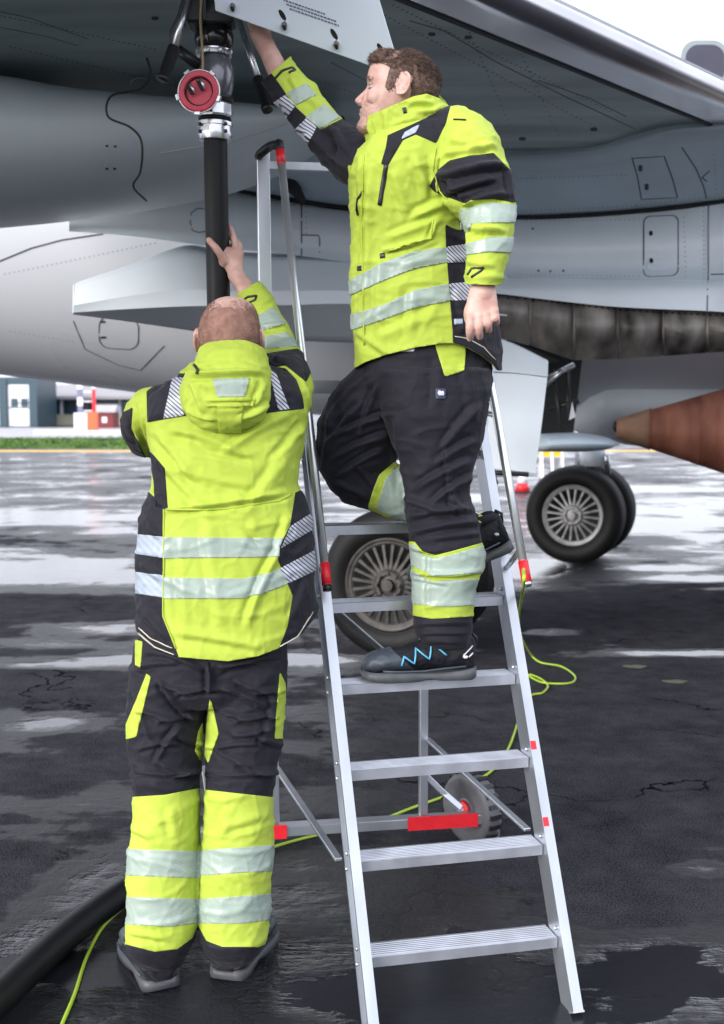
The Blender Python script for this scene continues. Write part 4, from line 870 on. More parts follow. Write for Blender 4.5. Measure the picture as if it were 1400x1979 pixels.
def folds(V, F, L, cloth=.004, nscale=9, seed=1, amp=1.0):
    """L: (u0,v0,u1,v1,width px,height m) ridges; applied on the side that faces the viewer, and mirrored noise elsewhere"""
    N = normals(V, F); U, W_ = uv_of(V); view = V - C0; view /= np.linalg.norm(view, axis=1, keepdims=True); front = np.clip(-(N * view).sum(1) * 2.2, 0, 1)
    d = vnoise(V, nscale, seed, (1, 1, .55)) * cloth * .7 + vnoise(V, nscale * 2.6, seed + 3, (1, 1, .6)) * cloth * .35
    for q, (a_, b_) in enumerate(((1.1, (.8, .8, 1.6)), (1.9, (1.5, 1.5, .8)), (3.0, (.8, .8, 1.5)))):
        r = vnoise(V + q * 3.1, nscale * a_, seed + 5 + q, b_); d += ((1 - np.abs(r) * 5).clip(0, 1) ** 1.5) * cloth * (.46 - .10 * q)
    r = vnoise(V, nscale * .8, seed + 9, (.7, .7, 1.9)); d += (1 - np.abs(r) * 4).clip(0, 1) ** 2 * cloth * .8
    for q in L:
        u0, v0, u1, v1, w, h = q[:6]; w *= .82; h *= 1.5; e = np.array([u1 - u0, v1 - v0], float); Ls = np.linalg.norm(e); e /= Ls; n = np.array([-e[1], e[0]])
        bow = q[6] if len(q) > 6 else 0
        a = (U - u0) * e[0] + (W_ - v0) * e[1]; t = a / Ls; s = (U - u0) * n[0] + (W_ - v0) * n[1] - bow * 4 * t * (1 - t)
        tp = np.clip(t * 5 + .3, 0, 1) * np.clip((1 - t) * 3.0 + .15, 0, 1) * (t > -.15) * (t < 1.1); tp = tp * tp * (3 - 2 * tp)
        d += front * tp * h * (np.exp(-(s / w) ** 2) - .75 * np.exp(-((s - 1.7 * w) / (w * .8)) ** 2))
    return V + N * (d * amp)[:, None]
def clip(V, F, f):
    """part of a quad mesh where field f>0, cut exactly along f=0"""
    sel = np.where((f[F] > 0).any(1))[0]; nv = {}; OV = []; OF = []; em = {}
    def vid(i):
        if i not in nv: nv[i] = len(OV); OV.append((i, i, 0.0))
        return nv[i]
    for k in sel:
        q = F[k]; q = q if q[3] != q[2] else q[:3]; out = []; m = len(q)
        fv = f[q]
        if (fv > 0).all(): OF.append([vid(i) for i in q]); continue
        for a in range(m):
            i, j = q[a], q[(a + 1) % m]
            if f[i] > 0: out.append(vid(i))
            if (f[i] > 0) != (f[j] > 0):
                e = (min(i, j), max(i, j))
                if e not in em: t = f[e[0]] / (f[e[0]] - f[e[1]]); em[e] = len(OV); OV.append((e[0], e[1], t))
                out.append(em[e])
        if len(out) >= 3: OF.append(out)
    if not OV: return None, None, None
    A = np.array(OV); i, j, t = A[:, 0].astype(int), A[:, 1].astype(int), A[:, 2:3]
    return V[i] * (1 - t) + V[j] * t, OF, (i, j, t)
def patch(name, par, V, F, N, f, m, off=.0015, edge=.002, **kw):
    """raised piece of cloth lying on a garment: cut out of it and offset, its rim turned down"""
    PV, PF, idx = clip(V, F, f)
    if PV is None or len(PF) < 2: return None
    i, j, t = idx; PN = N[i] * (1 - t) + N[j] * t; PN /= np.linalg.norm(PN, axis=1, keepdims=True) + 1e-9
    top = PV + PN * off; cnt = {}
    for g in PF:
        for a in range(len(g)): e = (g[a], g[(a + 1) % len(g)]); cnt[e] = 1
    bd = [e for e in cnt if (e[1], e[0]) not in cnt]; n0 = len(top); mp = {}; ex = []
    for a, b_ in bd:
        for x in (a, b_):
            if x not in mp: mp[x] = n0 + len(ex); ex.append(PV[x] - PN[x] * edge)
    FF = list(PF) + [(b_, a, mp[a], mp[b_]) for a, b_ in bd]
    A = np.vstack([top, np.array(ex)]) if ex else top; par_ = list(range(len(A)))
    def find(x):
        while par_[x] != x: par_[x] = par_[par_[x]]; x = par_[x]
        return x
    for g in FF:
        r0 = find(g[0])
        for x in g[1:]: par_[find(x)] = r0
    comp = {}
    for g in FF: comp.setdefault(find(g[0]), []).append(g)
    big = max(len(c) for c in comp.values()); o = None
    for c in comp.values():
        if len(c) < max(24, .12 * big): continue
        ids = sorted({x for g in c for x in g}); mp2 = {x: q for q, x in enumerate(ids)}
        o = mk(name, A[ids], [[mp2[x] for x in g] for g in c], m, par, **kw)
    return o
def rs(uL, vL, uR, vR, Y, hd, n=36, pw=2.2, dx=0):
    """closed cross-section through two measured edge points, hd deep"""
    a, c = P(uL, vL, Y), P(uR, vR, Y); m = (a + c) / 2; h = (c - a) / 2; r = []
    for k in range(n):
        t = 2 * math.pi * k / n; cs, sn = math.cos(t), math.sin(t)
        r.append(m + h * math.copysign(abs(cs) ** (2 / pw), cs) + np.array([0, hd, 0]) * math.copysign(abs(sn) ** (2 / pw), sn))
    return r
def limb(b, J, n=20, sub=6):
    """J: (u,v,Y,r)"""
    A = [np.append(P(u, v, Y), r) for u, v, Y, r in J]; Q = catmull(A, sub * (len(A) - 1)); b.tube([q[:3] for q in Q], [q[3] for q in Q], n)
    b.ball(Q[0][:3], Q[0][3] * .98, 14, 8); b.ball(Q[-1][:3], Q[-1][3] * .98, 14, 8); return b
def digit(b, J, r0=.0095, r1=.0075):
    A = [P(*j) for j in J]; Q = catmull(A, 12); m = len(Q); b.tube(Q, [r0 + (r1 - r0) * i / (m - 1) + .0009 * math.exp(-((i / (m - 1) - .5) / .10) ** 2) for i in range(m)], 14)
    b.ball(Q[-1], r1, 12, 8); b.ball(Q[0], r0, 12, 8)
def head_frame(o, f, up, s=1.0):
    f = np.array(f, float); f /= np.linalg.norm(f); up = np.array(up, float); up -= f * (up @ f); up /= np.linalg.norm(up); y = np.cross(up, f)
    return lambda x, yy, z: o + s * (f * x + y * yy + up * z), (f, y, up)
def add_head(b, H, ax, s=1.0):
    b.ball(H(-.012, 0, .035), [.098 * s, .077 * s, .088 * s], 40, 24, ax)
    st = [(-.118, .022, .068, .028), (-.112, .006, .080, .038), (-.102, -.008, .0885, .044), (-.090, -.018, .0855, .049), (-.079, -.024, .0835, .052), (-.070, -.028, .0885, .054), (-.060, -.034, .089, .057), (-.048, -.040, .084, .060), (-.030, -.05, .081, .065), (-.012, -.055, .080, .068), (.002, -.06, .080, .069), (.014, -.06, .086, .070), (.024, -.06, .0915, .071), (.045, -.06, .092, .071), (.070, -.05, .088, .067), (.092, -.04, .074, .055), (.110, -.02, .045, .035)]
    rr = []
    for z, xb, xf, w in interp_rows(st, 60):
        r = []
        for k in range(40):
            t = 2 * math.pi * k / 40; c, sn = math.cos(t), math.sin(t); cx = (xb + xf) / 2; hx_ = (xf - xb) / 2
            fr = max(0, c); ww = w * (1 - .10 * fr ** 2); r.append(H(cx + hx_ * math.copysign(abs(c) ** .86, c), ww * math.copysign(abs(sn) ** .9, sn), z))
        rr.append(r)
    b.rings(rr)
    # nose
    nr = []
    for z, x, w, dpt in [(.014, .086, .008, .014), (.0, .090, .008, .016), (-.012, .0975, .0085, .02), (-.024, .1055, .0105, .024), (-.032, .1105, .0135, .027), (-.038, .110, .0155, .028), (-.043, .104, .0155, .024), (-.047, .095, .012, .016)]:
        nr.append([H(x - dpt / 2 + dpt / 2 * math.cos(t), w * math.sin(t), z) for t in np.linspace(0, 2 * math.pi, 16, endpoint=False)])
    b.rings(nr)
    for sg in (1, -1):
        b.ball(H(.092, sg * .0125, -.038), [.010 * s, .0065 * s, .008 * s], 12, 8, ax)
        b.ball(H(.0815, sg * .014, -.061), [.008 * s, .014 * s, .0045 * s], 12, 8, ax); b.ball(H(.0810, sg * .012, -.0705), [.008 * s, .013 * s, .005 * s], 12, 8, ax)
        b.ball(H(.078, sg * .026, .020), [.010 * s, .020 * s, .007 * s], 12, 8, ax)
        b.ball(H(.046, sg * .046, -.022), [.030 * s, .019 * s, .026 * s], 12, 8, ax)
        # ear: rim, bowl, lobe
        oc = []
        for t in np.linspace(-.3, 4.6, 22): oc.append(H(-.020 - .0165 * math.sin(t) * (1.0), sg * (.083 + .004 * math.sin(t)), .018 + .0285 * math.cos(t)))
        b.tube(oc, .0042 * s, 10)
        b.ball(H(-.019, sg * .0775, .017), [.0145 * s, .0045 * s, .025 * s], 16, 10, ax); b.ball(H(-.012, sg * .080, -.0075), [.007 * s, .0045 * s, .009 * s], 12, 8, ax)
        b.tube([H(-.024, sg * .082, .036), H(-.027, sg * .0825, .020), H(-.020, sg * .082, .006)], .0030 * s, 8); b.ball(H(-.006, sg * .0795, .012), [.004 * s, .0045 * s, .006 * s], 10, 6, ax)
def carve_head(V, F, H, ax, s, o):
    f, y, up = ax; R = (V - o) / s; x, yy, z = R @ f, R @ y, R @ up; near = (np.abs(R).max(1) < .2); D = np.zeros_like(V)
    for sg in (1, -1):
        g = np.exp(-(((x - .084) / .022) ** 2 + ((yy - sg * .031) / .015) ** 2 + ((z - .004) / .011) ** 2)); D -= (g * .011)[:, None] * f
        g = np.exp(-(((x - .102) / .005) ** 2 + ((yy - sg * .006) / .0035) ** 2 + ((z + .046) / .004) ** 2)); D += (g * .006)[:, None] * up
        g = np.exp(-(((x + .012) / .007) ** 2 + ((yy - sg * .086) / .008) ** 2 + ((z - .014) / .010) ** 2)); D -= (g * .006 * sg)[:, None] * y
        g = np.exp(-(((x - .05) / .02) ** 2 + ((yy - sg * .06) / .02) ** 2 + ((z + .052) / .016) ** 2)); D -= (g * .003 * sg)[:, None] * y
    g = np.exp(-(((z + .0658) / .0022) ** 2)) * (x > .06) * (np.abs(yy) < .024); D -= (g * .0028)[:, None] * f
    return V + D * near[:, None] * s
M_SKIN = mat('skin', (.52, .29, .235), .48, var=.09, vscale=30, tint=(.60, .385, .33), bump=.10, bscale=160, sheen=.1)
M_SKIN.node_tree.nodes['Principled BSDF'].inputs['Subsurface Weight'].default_value = .12
M_SKIN.node_tree.nodes['Principled BSDF'].inputs['Subsurface Radius'].default_value = (.02, .008, .004)
M_YC = mat('hi vis yellow cloth', (.385, .49, .050), .7, spec=.3, var=.085, vscale=4, bump=.22, bscale=420, sheen=.05, detail=6, tint=(.42, .53, .065), bdist=.001)
M_BC = mat('charcoal work cloth', (.0125, .012, .019), .7, spec=.22, var=.2, vscale=9, bump=.25, bscale=420, sheen=.06, detail=6, bdist=.001)
M_RY = stripes_mat('reflective tape on yellow', (.33, .40, .385), (.30, .39, .28), 140, (.66, .1, .75), .6)
M_RB = stripes_mat('reflective tape on black', (.50, .52, .60), (.02, .02, .04), 118, (.66, .1, .75), .66)
M_RS = stripes_mat('plain reflective tape', (.38, .44, .52), (.32, .38, .47), 60, (.66, .1, .75), .5)
M_PIPE = mat('pale piping', (.55, .52, .42), .5)
M_SOLE = mat('shoe sole rubber', (.075, .08, .088), .55, var=.15, vscale=30, bump=.1)
M_SHOE = mat('shoe upper mesh', (.012, .013, .017), .6, spec=.3, var=.25, vscale=30, bump=.3, bscale=300)
M_TOE = mat('shoe toe cap', (.05, .062, .08), .48, var=.1, vscale=30)
M_BLUE = mat('light blue cord', (.12, .45, .72), .4)
M_EYEW = mat('white print', (.60, .60, .62), .4); M_EYEB = mat('eye white', (.36, .33, .32), .2); M_IRIS = mat('iris', (.06, .08, .09), .1)
M_LIP = mat('lips', (.50, .20, .18), .4, var=.1)
def shoe(par, heel, toe, up, m_up=M_SHOE, w=.055, cords=False, side=-1):
    heel, toe, up = map(np.array, (heel, toe, up)); d = toe - heel; L = np.linalg.norm(d); d = d / L; up = up - d * (up @ d); up /= np.linalg.norm(up); sd_ = np.cross(d, up)
    s = bpy.data.objects.new('shoe', None); COL.objects.link(s); s.parent = par; s.location = tuple(heel - ORG[par.name]); ORG[s.name] = heel
    st = [(0, .58, .088, .0), (.04, .76, .106, .0), (.12, .84, .112, .0), (.25, .80, .100, 0), (.38, .78, .096, .004), (.5, .84, .084, .006), (.62, .95, .072, .008), (.75, 1.0, .064, .008), (.86, .94, .058, .006), (.94, .78, .050, .004), (.985, .52, .036, .0), (1.0, .26, .022, 0)]
    rr = []
    for t, ww, h, off in interp_rows(st, 40):
        c = heel + d * (t * L) + up * .024 + sd_ * off * .0; r = []
        for k in range(24):
            a = 2 * math.pi * k / 24; cs, sn = math.cos(a), math.sin(a); z = (sn * .5 + .5); z = z ** .8
            r.append(c + sd_ * cs * w * ww * (1 - .36 * z ** 2 * (1 if t < .55 else .5)) + up * h * z)
        rr.append(r)
    b = B().rings(rr); V, F = remesh(b, .004, 3); V = folds(V, F, [], .002, 40, 5)
    u_ = mk('upper', V, F, m_up, s)
    # sole: thick wavy slab
    so = []
    for t, ww, h, off in interp_rows(st, 40):
        c = heel + d * ((t * 1.03 - .012) * L); q = []
        wv2 = w * (ww * .96 + .10) * (1 - .18 * max(0, 1 - t / .05) ** 2); zt = .027 + .004 * math.cos(t * 9) + .010 * max(0, (t - .8) / .2) ** 1.5 + .005 * max(0, 1 - t / .12); zb = .000 + (.014 * ((t - .8) / .2) ** 2 if t > .8 else 0) + .006 * math.exp(-((t - .42) / .06) ** 2) + .006 * max(0, 1 - t / .05)
        for x, z in ((-1, zb), (-1.02, zt * .5), (-.98, zt), (-.6, zt * .8), (.6, zt * .8), (.98, zt), (1.02, zt * .5), (1, zb)): q.append(c + sd_ * x * wv2 + up * z)
        so.append(q)
    sole = B().rings(so).obj('sole', M_SOLE, s)
    N = normals(V, F); R = (V - heel); x = R @ d / L; z = R @ up; y = R @ sd_
    patch('toe_cap', s, V, F, N, np.minimum(x - .55 - (z - .03) * 3.4, .2) * L, M_TOE, .0015)
    patch('heel_counter', s, V, F, N, np.minimum(.12 - x - z * .9, .2) * L, M_BC, .0015)
    for sg2 in (-1, 1):
        B().tube([heel + d * L * t_ + sd_ * sg2 * w * ww_ + up * h_ for t_, ww_, h_ in ((.10, .90, .040), (.3, .93, .036), (.5, .93, .030), (.7, 1.06, .032), (.85, 1.02, .034))], .0032, 6).obj('welt_line', M_TOE, s)
        for t_ in (.10, .16, .22): B().ball(heel + d * L * t_ + sd_ * sg2 * w * .80 + up * (.066 + .2 * (t_ - .1)), [.008, .008, .005], 8, 6).obj('pale_dot', M_EYEW, s) if t_ < .12 else None
    B().tube([heel + up * .085 - d * .001, heel + up * .112 - d * .010, heel + up * .128 + d * .006], .005, 6).obj('heel_loop', M_BLKP, s)
    top = heel + d * (.20 * L) + up * .122
    B().tube([top + d * .052 * math.cos(a) + sd_ * .036 * math.sin(a) + up * (.012 * math.cos(a)) for a in np.linspace(0, 2 * math.pi, 20)], .013, 8).obj('padded_collar', M_BC, s)
    if cords:
        sg = side; zz_ = [(.40, .060), (.475, .088), (.505, .050), (.60, .082), (.625, .040), (.70, .062), (.725, .036)]
        zz_ = [(.30, .086), (.335, .100)][:0] + [(.27, .062), (.40, .098), (.425, .052), (.545, .083), (.565, .042), (.66, .064), (.685, .034)]
        bv_ = BVHTree.FromPolygons([tuple(v) for v in V], [tuple(f) for f in F])
        def on(t, h):
            p = heel + d * (t * L) + up * (h + .010) + sd_ * sg * .15; hh = bv_.ray_cast(Vector(p), Vector(-sd_ * sg)); return np.array(hh[0]) + sd_ * sg * .003 if hh[0] else None
        pts = []
        for a, c in zip(zz_, zz_[1:]):
            for k in range(8): pts.append(on(a[0] + (c[0] - a[0]) * k / 8, a[1] + (c[1] - a[1]) * k / 8))
        pts = [p for p in pts if p is not None]; B().tube(pts, .0026, 8).obj('blue_lace_cord', M_BLUE, s)
        for q in ([(.03, .086), (.12, .060)], [(.03, .066), (.07, .054)]):
            pp = [on(q[0][0] + (q[1][0] - q[0][0]) * k / 5, q[0][1] + (q[1][1] - q[0][1]) * k / 5) for k in range(6)]; pp = [p for p in pp if p is not None]
            if len(pp) > 2: B().tube(pp, .0022, 6).obj('pale_stripe', M_EYEW, s)
        lc = B()
        for k in range(5):
            c = heel + d * L * (.40 + .055 * k) + up * (.108 - .011 * k); lc.tube([c - sd_ * .02, c + up * .004, c + sd_ * .02], .0028, 6)
        lc.obj('laces', M_BLKP, s, kind='stuff')
    return s
def poly_f(V, polys):
    U, W_ = uv_of(V); f = np.full(len(V), -1e9)
    for p in polys: f = np.maximum(f, sdpoly(p, U, W_))
    return f
def tab(par, V, F, pts, w=.010, m=M_BLKP, name='cuff_tab'):
    bv_ = BVHTree.FromPolygons([tuple(v) for v in V], [tuple(f) for f in F]); H = []
    for a, c in zip(pts, pts[1:]):
        for k in range(6):
            d = ray(a[0] + (c[0] - a[0]) * k / 6, a[1] + (c[1] - a[1]) * k / 6); h = bv_.ray_cast(Vector(C0), Vector(d).normalized())
            if h[0]: H.append((np.array(h[0]), np.array(h[1]) * (1 if np.array(h[1]) @ d < 0 else -1)))
    if len(H) < 3: return
    VV = []; FF = []
    for i, (p, n) in enumerate(H):
        t = H[min(i + 1, len(H) - 1)][0] - H[max(i - 1, 0)][0]; s = np.cross(n, t); s /= np.linalg.norm(s) + 1e-9
        VV += [p - s * w / 2 + n * .0015, p - s * w * .35 + n * .004, p + s * w * .35 + n * .004, p + s * w / 2 + n * .0015, p + s * w / 2 - n * .003, p - s * w / 2 - n * .003]
    for i in range(len(H) - 1):
        for k in range(6): FF.append((6 * i + k, 6 * i + (k + 1) % 6, 6 * i + 6 + (k + 1) % 6, 6 * i + 6 + k))
    FF += [(5, 4, 3, 2, 1, 0), tuple(range(len(VV) - 6, len(VV)))]
    return B().add(VV, FF).obj(name, m, par)
def garment(name, par, V, F, m, thick=.003):
    o = mk(name, V, [f if f[3] != f[2] else f[:3] for f in F] if isinstance(F, np.ndarray) else F, m, par); return o
def cut_garment(name, par, V, F, keep, m, thick=.004):
    """garment opened along keep=0, with cloth thickness"""
    PV, PF, idx = clip(V, F, keep); i, j, t = idx; N = normals(V, F); PN = N[i] * (1 - t) + N[j] * t; n0 = len(PV); cnt = {}
    for g in PF:
        for a in range(len(g)): cnt[(g[a], g[(a + 1) % len(g)])] = 1
    bd = [e for e in cnt if (e[1], e[0]) not in cnt]
    # thin hem fold only: inner strip all the way round plus inner skin
    inn = PV - PN * thick; FF = list(PF) + [tuple(x + n0 for x in g[::-1]) for g in PF] + [(b_, a, a + n0, b_ + n0) for a, b_ in bd]
    return mk(name, np.vstack([PV, inn]), FF, m, par)
def strands(par, V, F, N, f, count, length, flow, m, r=.0008, name='hair', lift=.5, seed=3, jit=.35):
    R = np.random.RandomState(seed); idx = np.where(f > 0)[0]; idx = R.choice(idx, count); OV = []; OF = []
    for i in idx:
        n = N[i]; fl = flow(V[i]) ; fl = fl - n * (fl @ n); fl /= np.linalg.norm(fl) + 1e-9; d = fl + n * lift + R.randn(3) * jit; d /= np.linalg.norm(d)
        L = (length(V[i]) if callable(length) else length) * (.6 + .6 * R.rand()); p0 = V[i] - n * .002 + R.randn(3) * .001; p1 = p0 + d * L * .5; p2 = p0 + (d * .9 + fl * .35) * L
        a = np.cross(d, n + .01); a /= np.linalg.norm(a) + 1e-9; c = np.cross(d, a); k = len(OV)
        for p, q in ((p0, 1), (p1, .8)):
            for t in (0, 2.09, 4.19): OV.append(p + r * q * (a * math.cos(t) + c * math.sin(t)))
        OV.append(p2); OF += [(k, k + 1, k + 4, k + 3), (k + 1, k + 2, k + 5, k + 4), (k + 2, k, k + 3, k + 5), (k + 3, k + 4, k + 6), (k + 4, k + 5, k + 6), (k + 5, k + 3, k + 6)]
    return OV, OF
# ================================================= WORKER ON THE GROUND (back to the viewer)
def leg_rings(b, st, N=26, pw=2.15, n=36):
    A = interp_rows(st, N); b.rings([rs(uL, v + (tl or 0), uR, v - (tl or 0), Y, hd, n, pw) for v, uL, uR, Y, hd, tl in A])
gnd = np.array([P(400, 1870, 3.12)[0], 3.15, 0])
Ho = P(447, 664, 3.27) + np.array([0, 0.0, -.0]); hs1 = 1.07
f1 = np.array([0.02, .88, .48]); H1, ax1 = head_frame(Ho, f1, (0, -.5, .87), hs1)
b = B(); add_head(b, H1, np.array(ax1), hs1)
limb(b, [(447, 690, 3.24, .060), (446, 740, 3.22, .066)])
b.rings([rs(360, v, 530, v, 3.22, .085, 24) if v > 760 else rs(400, v, 495, v, 3.22, .07, 24) for v in (725, 770, 900, 1100, 1250)])
b.rings([rs(285, 1240, 530, 1240, 3.2, .10), rs(285, 1330, 530, 1330, 3.2, .10)])
limb(b, [(328, 1300, 3.2, .075), (325, 1500, 3.17, .055), (318, 1700, 3.17, .045), (312, 1870, 3.18, .028)]); limb(b, [(478, 1300, 3.2, .075), (462, 1500, 3.17, .055), (455, 1700, 3.17, .045), (448, 1862, 3.195, .028)])
limb(b, [(550, 765, 3.26, .055), (549, 705, 3.43, .036), (537, 668, 3.54, .032), (507, 602, 3.64, .031), (478, 562, 3.715, .029), (466, 545, 3.73, .0265), (456, 530, 3.737, .027)])
limb(b, [(320, 780, 3.26, .05), (285, 835, 3.46, .042), (300, 840, 3.58, .04), (350, 775, 3.68, .032), (392, 712, 3.73, .027), (402, 700, 3.735, .03)])
# right hand: palm against the hose, thumb across its near side, index up its right side, others behind it
b.rings([[P(u + 1.0 * a, v + .35 * a, Y + q) for a, q in [(w * math.cos(t), .0145 * math.sin(t)) for t in np.linspace(0, 2 * math.pi, 18, endpoint=False)]] for u, v, Y, w in ((455, 531, 3.737, 17.5), (451, 520, 3.735, 19.5), (447, 509, 3.735, 23), (446, 498, 3.738, 24.5), (450, 488, 3.743, 21), (454, 481, 3.748, 15))])
b.ball(P(432, 503, 3.728), [.016, .013, .022], 14, 10)
digit(b, [(433, 505, 3.722), (424, 488, 3.708), (413, 474, 3.703), (404, 464, 3.703)], .0125, .0098)
digit(b, [(456, 486, 3.748), (454, 468, 3.762), (449, 450, 3.782), (444, 437, 3.795)], .0105, .0085)
digit(b, [(462, 490, 3.752), (463, 474, 3.780), (452, 462, 3.806), (432, 455, 3.812)], .0100, .0085)
digit(b, [(465, 498, 3.752), (466, 486, 3.785), (452, 478, 3.810), (432, 472, 3.812)], .0098, .0082)
digit(b, [(464, 507, 3.750), (464, 498, 3.782), (452, 492, 3.805), (434, 488, 3.809)], .009, .0075)
# left hand, hidden on the far side of the hose
b.ball(P(402, 694, 3.74), [.030, .014, .034], 14, 10)
for k in range(4): digit(b, [(402, 680 + 10 * k, 3.75), (404, 672 + 11 * k, 3.785), (420, 668 + 12 * k, 3.805), (438, 668 + 12 * k, 3.80)], .0095, .008)
digit(b, [(402, 700, 3.735), (412, 692, 3.70), (428, 686, 3.70)], .011, .009)
V, F = remesh(b, .0036, 3); V = carve_head(V, F, H1, ax1, hs1, Ho)
man1 = mk('person', V, F, M_SKIN, None, org=gnd, label='worker with a shaved head seen from behind, standing on the ground reaching for the hose', cat='person')
N = normals(V, F); R = (V - Ho) / hs1; x, z = R @ ax1[0], R @ ax1[2]; yv = R @ ax1[1]; near = np.abs(R).max(1) < .16
ear = (np.abs(yv) > .0775) & (x > -.045) & (x < .01) & (z < .06)
f = np.where(near & ~ear, np.minimum.reduce([.096 - z - x * .55 + vnoise(V, 60, 2) * .018, z + .075, .030 - x + z * .3]), -1)
M_STUB = mat('shaved hair', (.23, .12, .09), .75, spec=.3, var=.2, vscale=35, tint=(.31, .17, .135), bump=.2, bscale=400)
patch('hair', man1, V, F, N, f, M_STUB, .0010)
OV, OF = strands(man1, V, F, N, np.where(near & ~ear, f + .016, -1), 26000, .0055, lambda p: np.array([0, -.3, -1.0]), None, .00045, lift=1.2, jit=.3)
mk('hair_stubble', OV, OF, mat('brown hair stubble', (.20, .115, .08), .6, var=.3, vscale=60), man1, kind='stuff')
# ---- jacket
b = B()
b.rings([rs(*q) for q in ((402, 700, 498, 697, 3.23, .07), (366, 722, 540, 716, 3.23, .085), (322, 742, 572, 732, 3.23, .11), (294, 765, 590, 756, 3.23, .13), (284, 800, 594, 795, 3.23, .14), (288, 850, 588, 845, 3.23, .145), (296, 900, 580, 896, 3.22, .148),
   (293, 945, 577, 935, 3.22, .150), (279, 975, 590, 965, 3.22, .158), (271, 1010, 600, 1000, 3.22, .165), (268, 1080, 604, 1070, 3.22, .172), (267, 1150, 608, 1140, 3.22, .178), (269, 1210, 611, 1190, 3.22, .182), (274, 1250, 606, 1230, 3.22, .182), (280, 1310, 590, 1300, 3.22, .18))])
limb(b, [(554, 772, 3.25, .070), (556, 742, 3.30, .068), (551, 712, 3.42, .058), (543, 678, 3.52, .052), (526, 640, 3.58, .050), (507, 600, 3.64, .046), (484, 563, 3.71, .0425)])
limb(b, [(318, 790, 3.25, .068), (296, 800, 3.30, .070), (283, 818, 3.38, .066), (285, 838, 3.47, .062), (305, 838, 3.57, .055), (350, 775, 3.67, .046), (385, 722, 3.72, .042)])
V, F = remesh(b, .0048, 5)
FL = [(320, 985, 565, 950, 7, .007, 3), (300, 880, 420, 1010, 10, .004), (575, 850, 470, 1000, 12, .004), (560, 800, 420, 890, 10, .005, 8), (330, 830, 470, 880, 9, .005, -8), (380, 850, 500, 880, 8, .004, 6), (590, 820, 520, 900, 8, .005), (300, 830, 380, 930, 9, .004),
      (330, 900, 520, 940, 10, .003, 8), (540, 1060, 475, 1220, 9, .007, 6), (555, 1000, 530, 1080, 8, .005), (400, 1000, 430, 1240, 14, .003), (350, 1030, 360, 1240, 12, .003), (480, 1010, 520, 1060, 9, .004), (280, 1000, 310, 1040, 8, .004), (275, 1090, 315, 1120, 8, .004), (272, 1170, 330, 1240, 9, .005),
      (590, 1120, 560, 1200, 8, .004), (600, 1040, 565, 1080, 8, .004), (255, 790, 275, 870, 6, .005), (270, 780, 290, 860, 6, .004), (520, 690, 570, 705, 5, .006, 3), (518, 700, 560, 722, 5, .005), (510, 640, 560, 650, 4, .005, -4), (506, 632, 552, 628, 4, .004), (490, 590, 530, 575, 5, .003), (575, 720, 598, 775, 6, .004), (340, 1220, 520, 1250, 10, .004)]
V = folds(V, F, FL, .0044, 8, 1, 1.3); V = laplace(V, F, 1, .4)
hem = [(100, 400), (800, 400), (800, 1140), (613, 1188), (585, 1222), (541, 1252), (500, 1268), (440, 1278), (345, 1270), (300, 1248), (270, 1222), (100, 1190)]
U, W_ = uv_of(V); cuff = (U - 455) * (-.60) + (W_ - 572) * -.80   # beyond the right cuff line
kf = np.minimum(sdpoly(hem, U, W_), np.where((W_ < 600) & (U > 430) & (U < 560), ((U - 478) * .52 + (W_ - 556) * .86), 99))
jk = cut_garment('jacket', man1, V, F, kf, M_YC)
N = normals(V, F)
def pt(name, polys, m, off=.0016, par=jk, extra=None, **kw):
    f = np.minimum(poly_f(V, polys), kf)
    if extra is not None: f = np.minimum(f, extra)
    return patch(name, par, V, F, N, f, m, off, **kw)
back = (3.24 - V[:, 1]) * 700; anyd = None
pt('shoulder_panel', [[(284, 757), (330, 722), (400, 722), (400, 800), (355, 804), (286, 816)]], M_BC); pt('shoulder_panel', [[(480, 802), (588, 790), (584, 765), (573, 735), (552, 712), (500, 706)]], M_BC)
pt('reflective_strap', [[(335, 728), (354, 732), (357, 803), (317, 809)]], M_RB, .003); pt('reflective_strap', [[(519, 712), (533, 722), (559, 791), (538, 794)]], M_RB, .003)
pt('side_panel', [[(286, 868), (298, 880), (319, 905), (325, 986), (300, 980), (298, 930)]], M_BC)
pt('side_panel', [[(240, 975), (283, 946), (300, 962), (318, 982), (316, 1190), (348, 1275), (300, 1300), (230, 1260)]], M_BC)
pt('side_panel', [[(571, 952), (640, 925), (650, 1290), (530, 1290), (541, 1248), (556, 1211), (566, 1151), (555, 1125), (538, 1083), (540, 1057), (561, 1016)]], M_BC)
pt('reflective_band', [[(240, 1030), (317, 1037), (317, 1078), (240, 1067)]], M_RS, .003); pt('reflective_band', [[(240, 1102), (317, 1112), (316, 1155), (240, 1143)]], M_RS, .003)
pt('reflective_band', [[(317, 1038), (548, 1040), (541, 1056), (539, 1076), (317, 1079)]], M_RY, .003); pt('reflective_band', [[(317, 1116), (470, 1118), (520, 1108), (541, 1098), (558, 1127), (510, 1146), (470, 1156), (317, 1157)]], M_RY, .003)
pt('reflective_band', [[(543, 1059), (561, 1017), (620, 980), (620, 1015), (592, 1030)]], M_RB, .003); pt('reflective_band', [[(540, 1099), (600, 1067), (630, 1052), (630, 1090), (603, 1105), (558, 1127)]], M_RB, .003)
pt('sleeve_panel', [[(220, 805), (257, 788), (254, 828), (283, 885), (268, 905), (215, 850)]], M_BC)
pt('sleeve_panel', [[(500, 686), (575, 674), (610, 700), (592, 738), (572, 722), (552, 706), (520, 712), (500, 716)]], M_BC)
pt('reflective_band', [[(490, 616), (529, 594), (552, 626), (505, 640)]], M_RY, .003); pt('reflective_band', [[(500, 660), (524, 647), (553, 643), (574, 661), (574, 670), (500, 675)]], M_RY, .003)
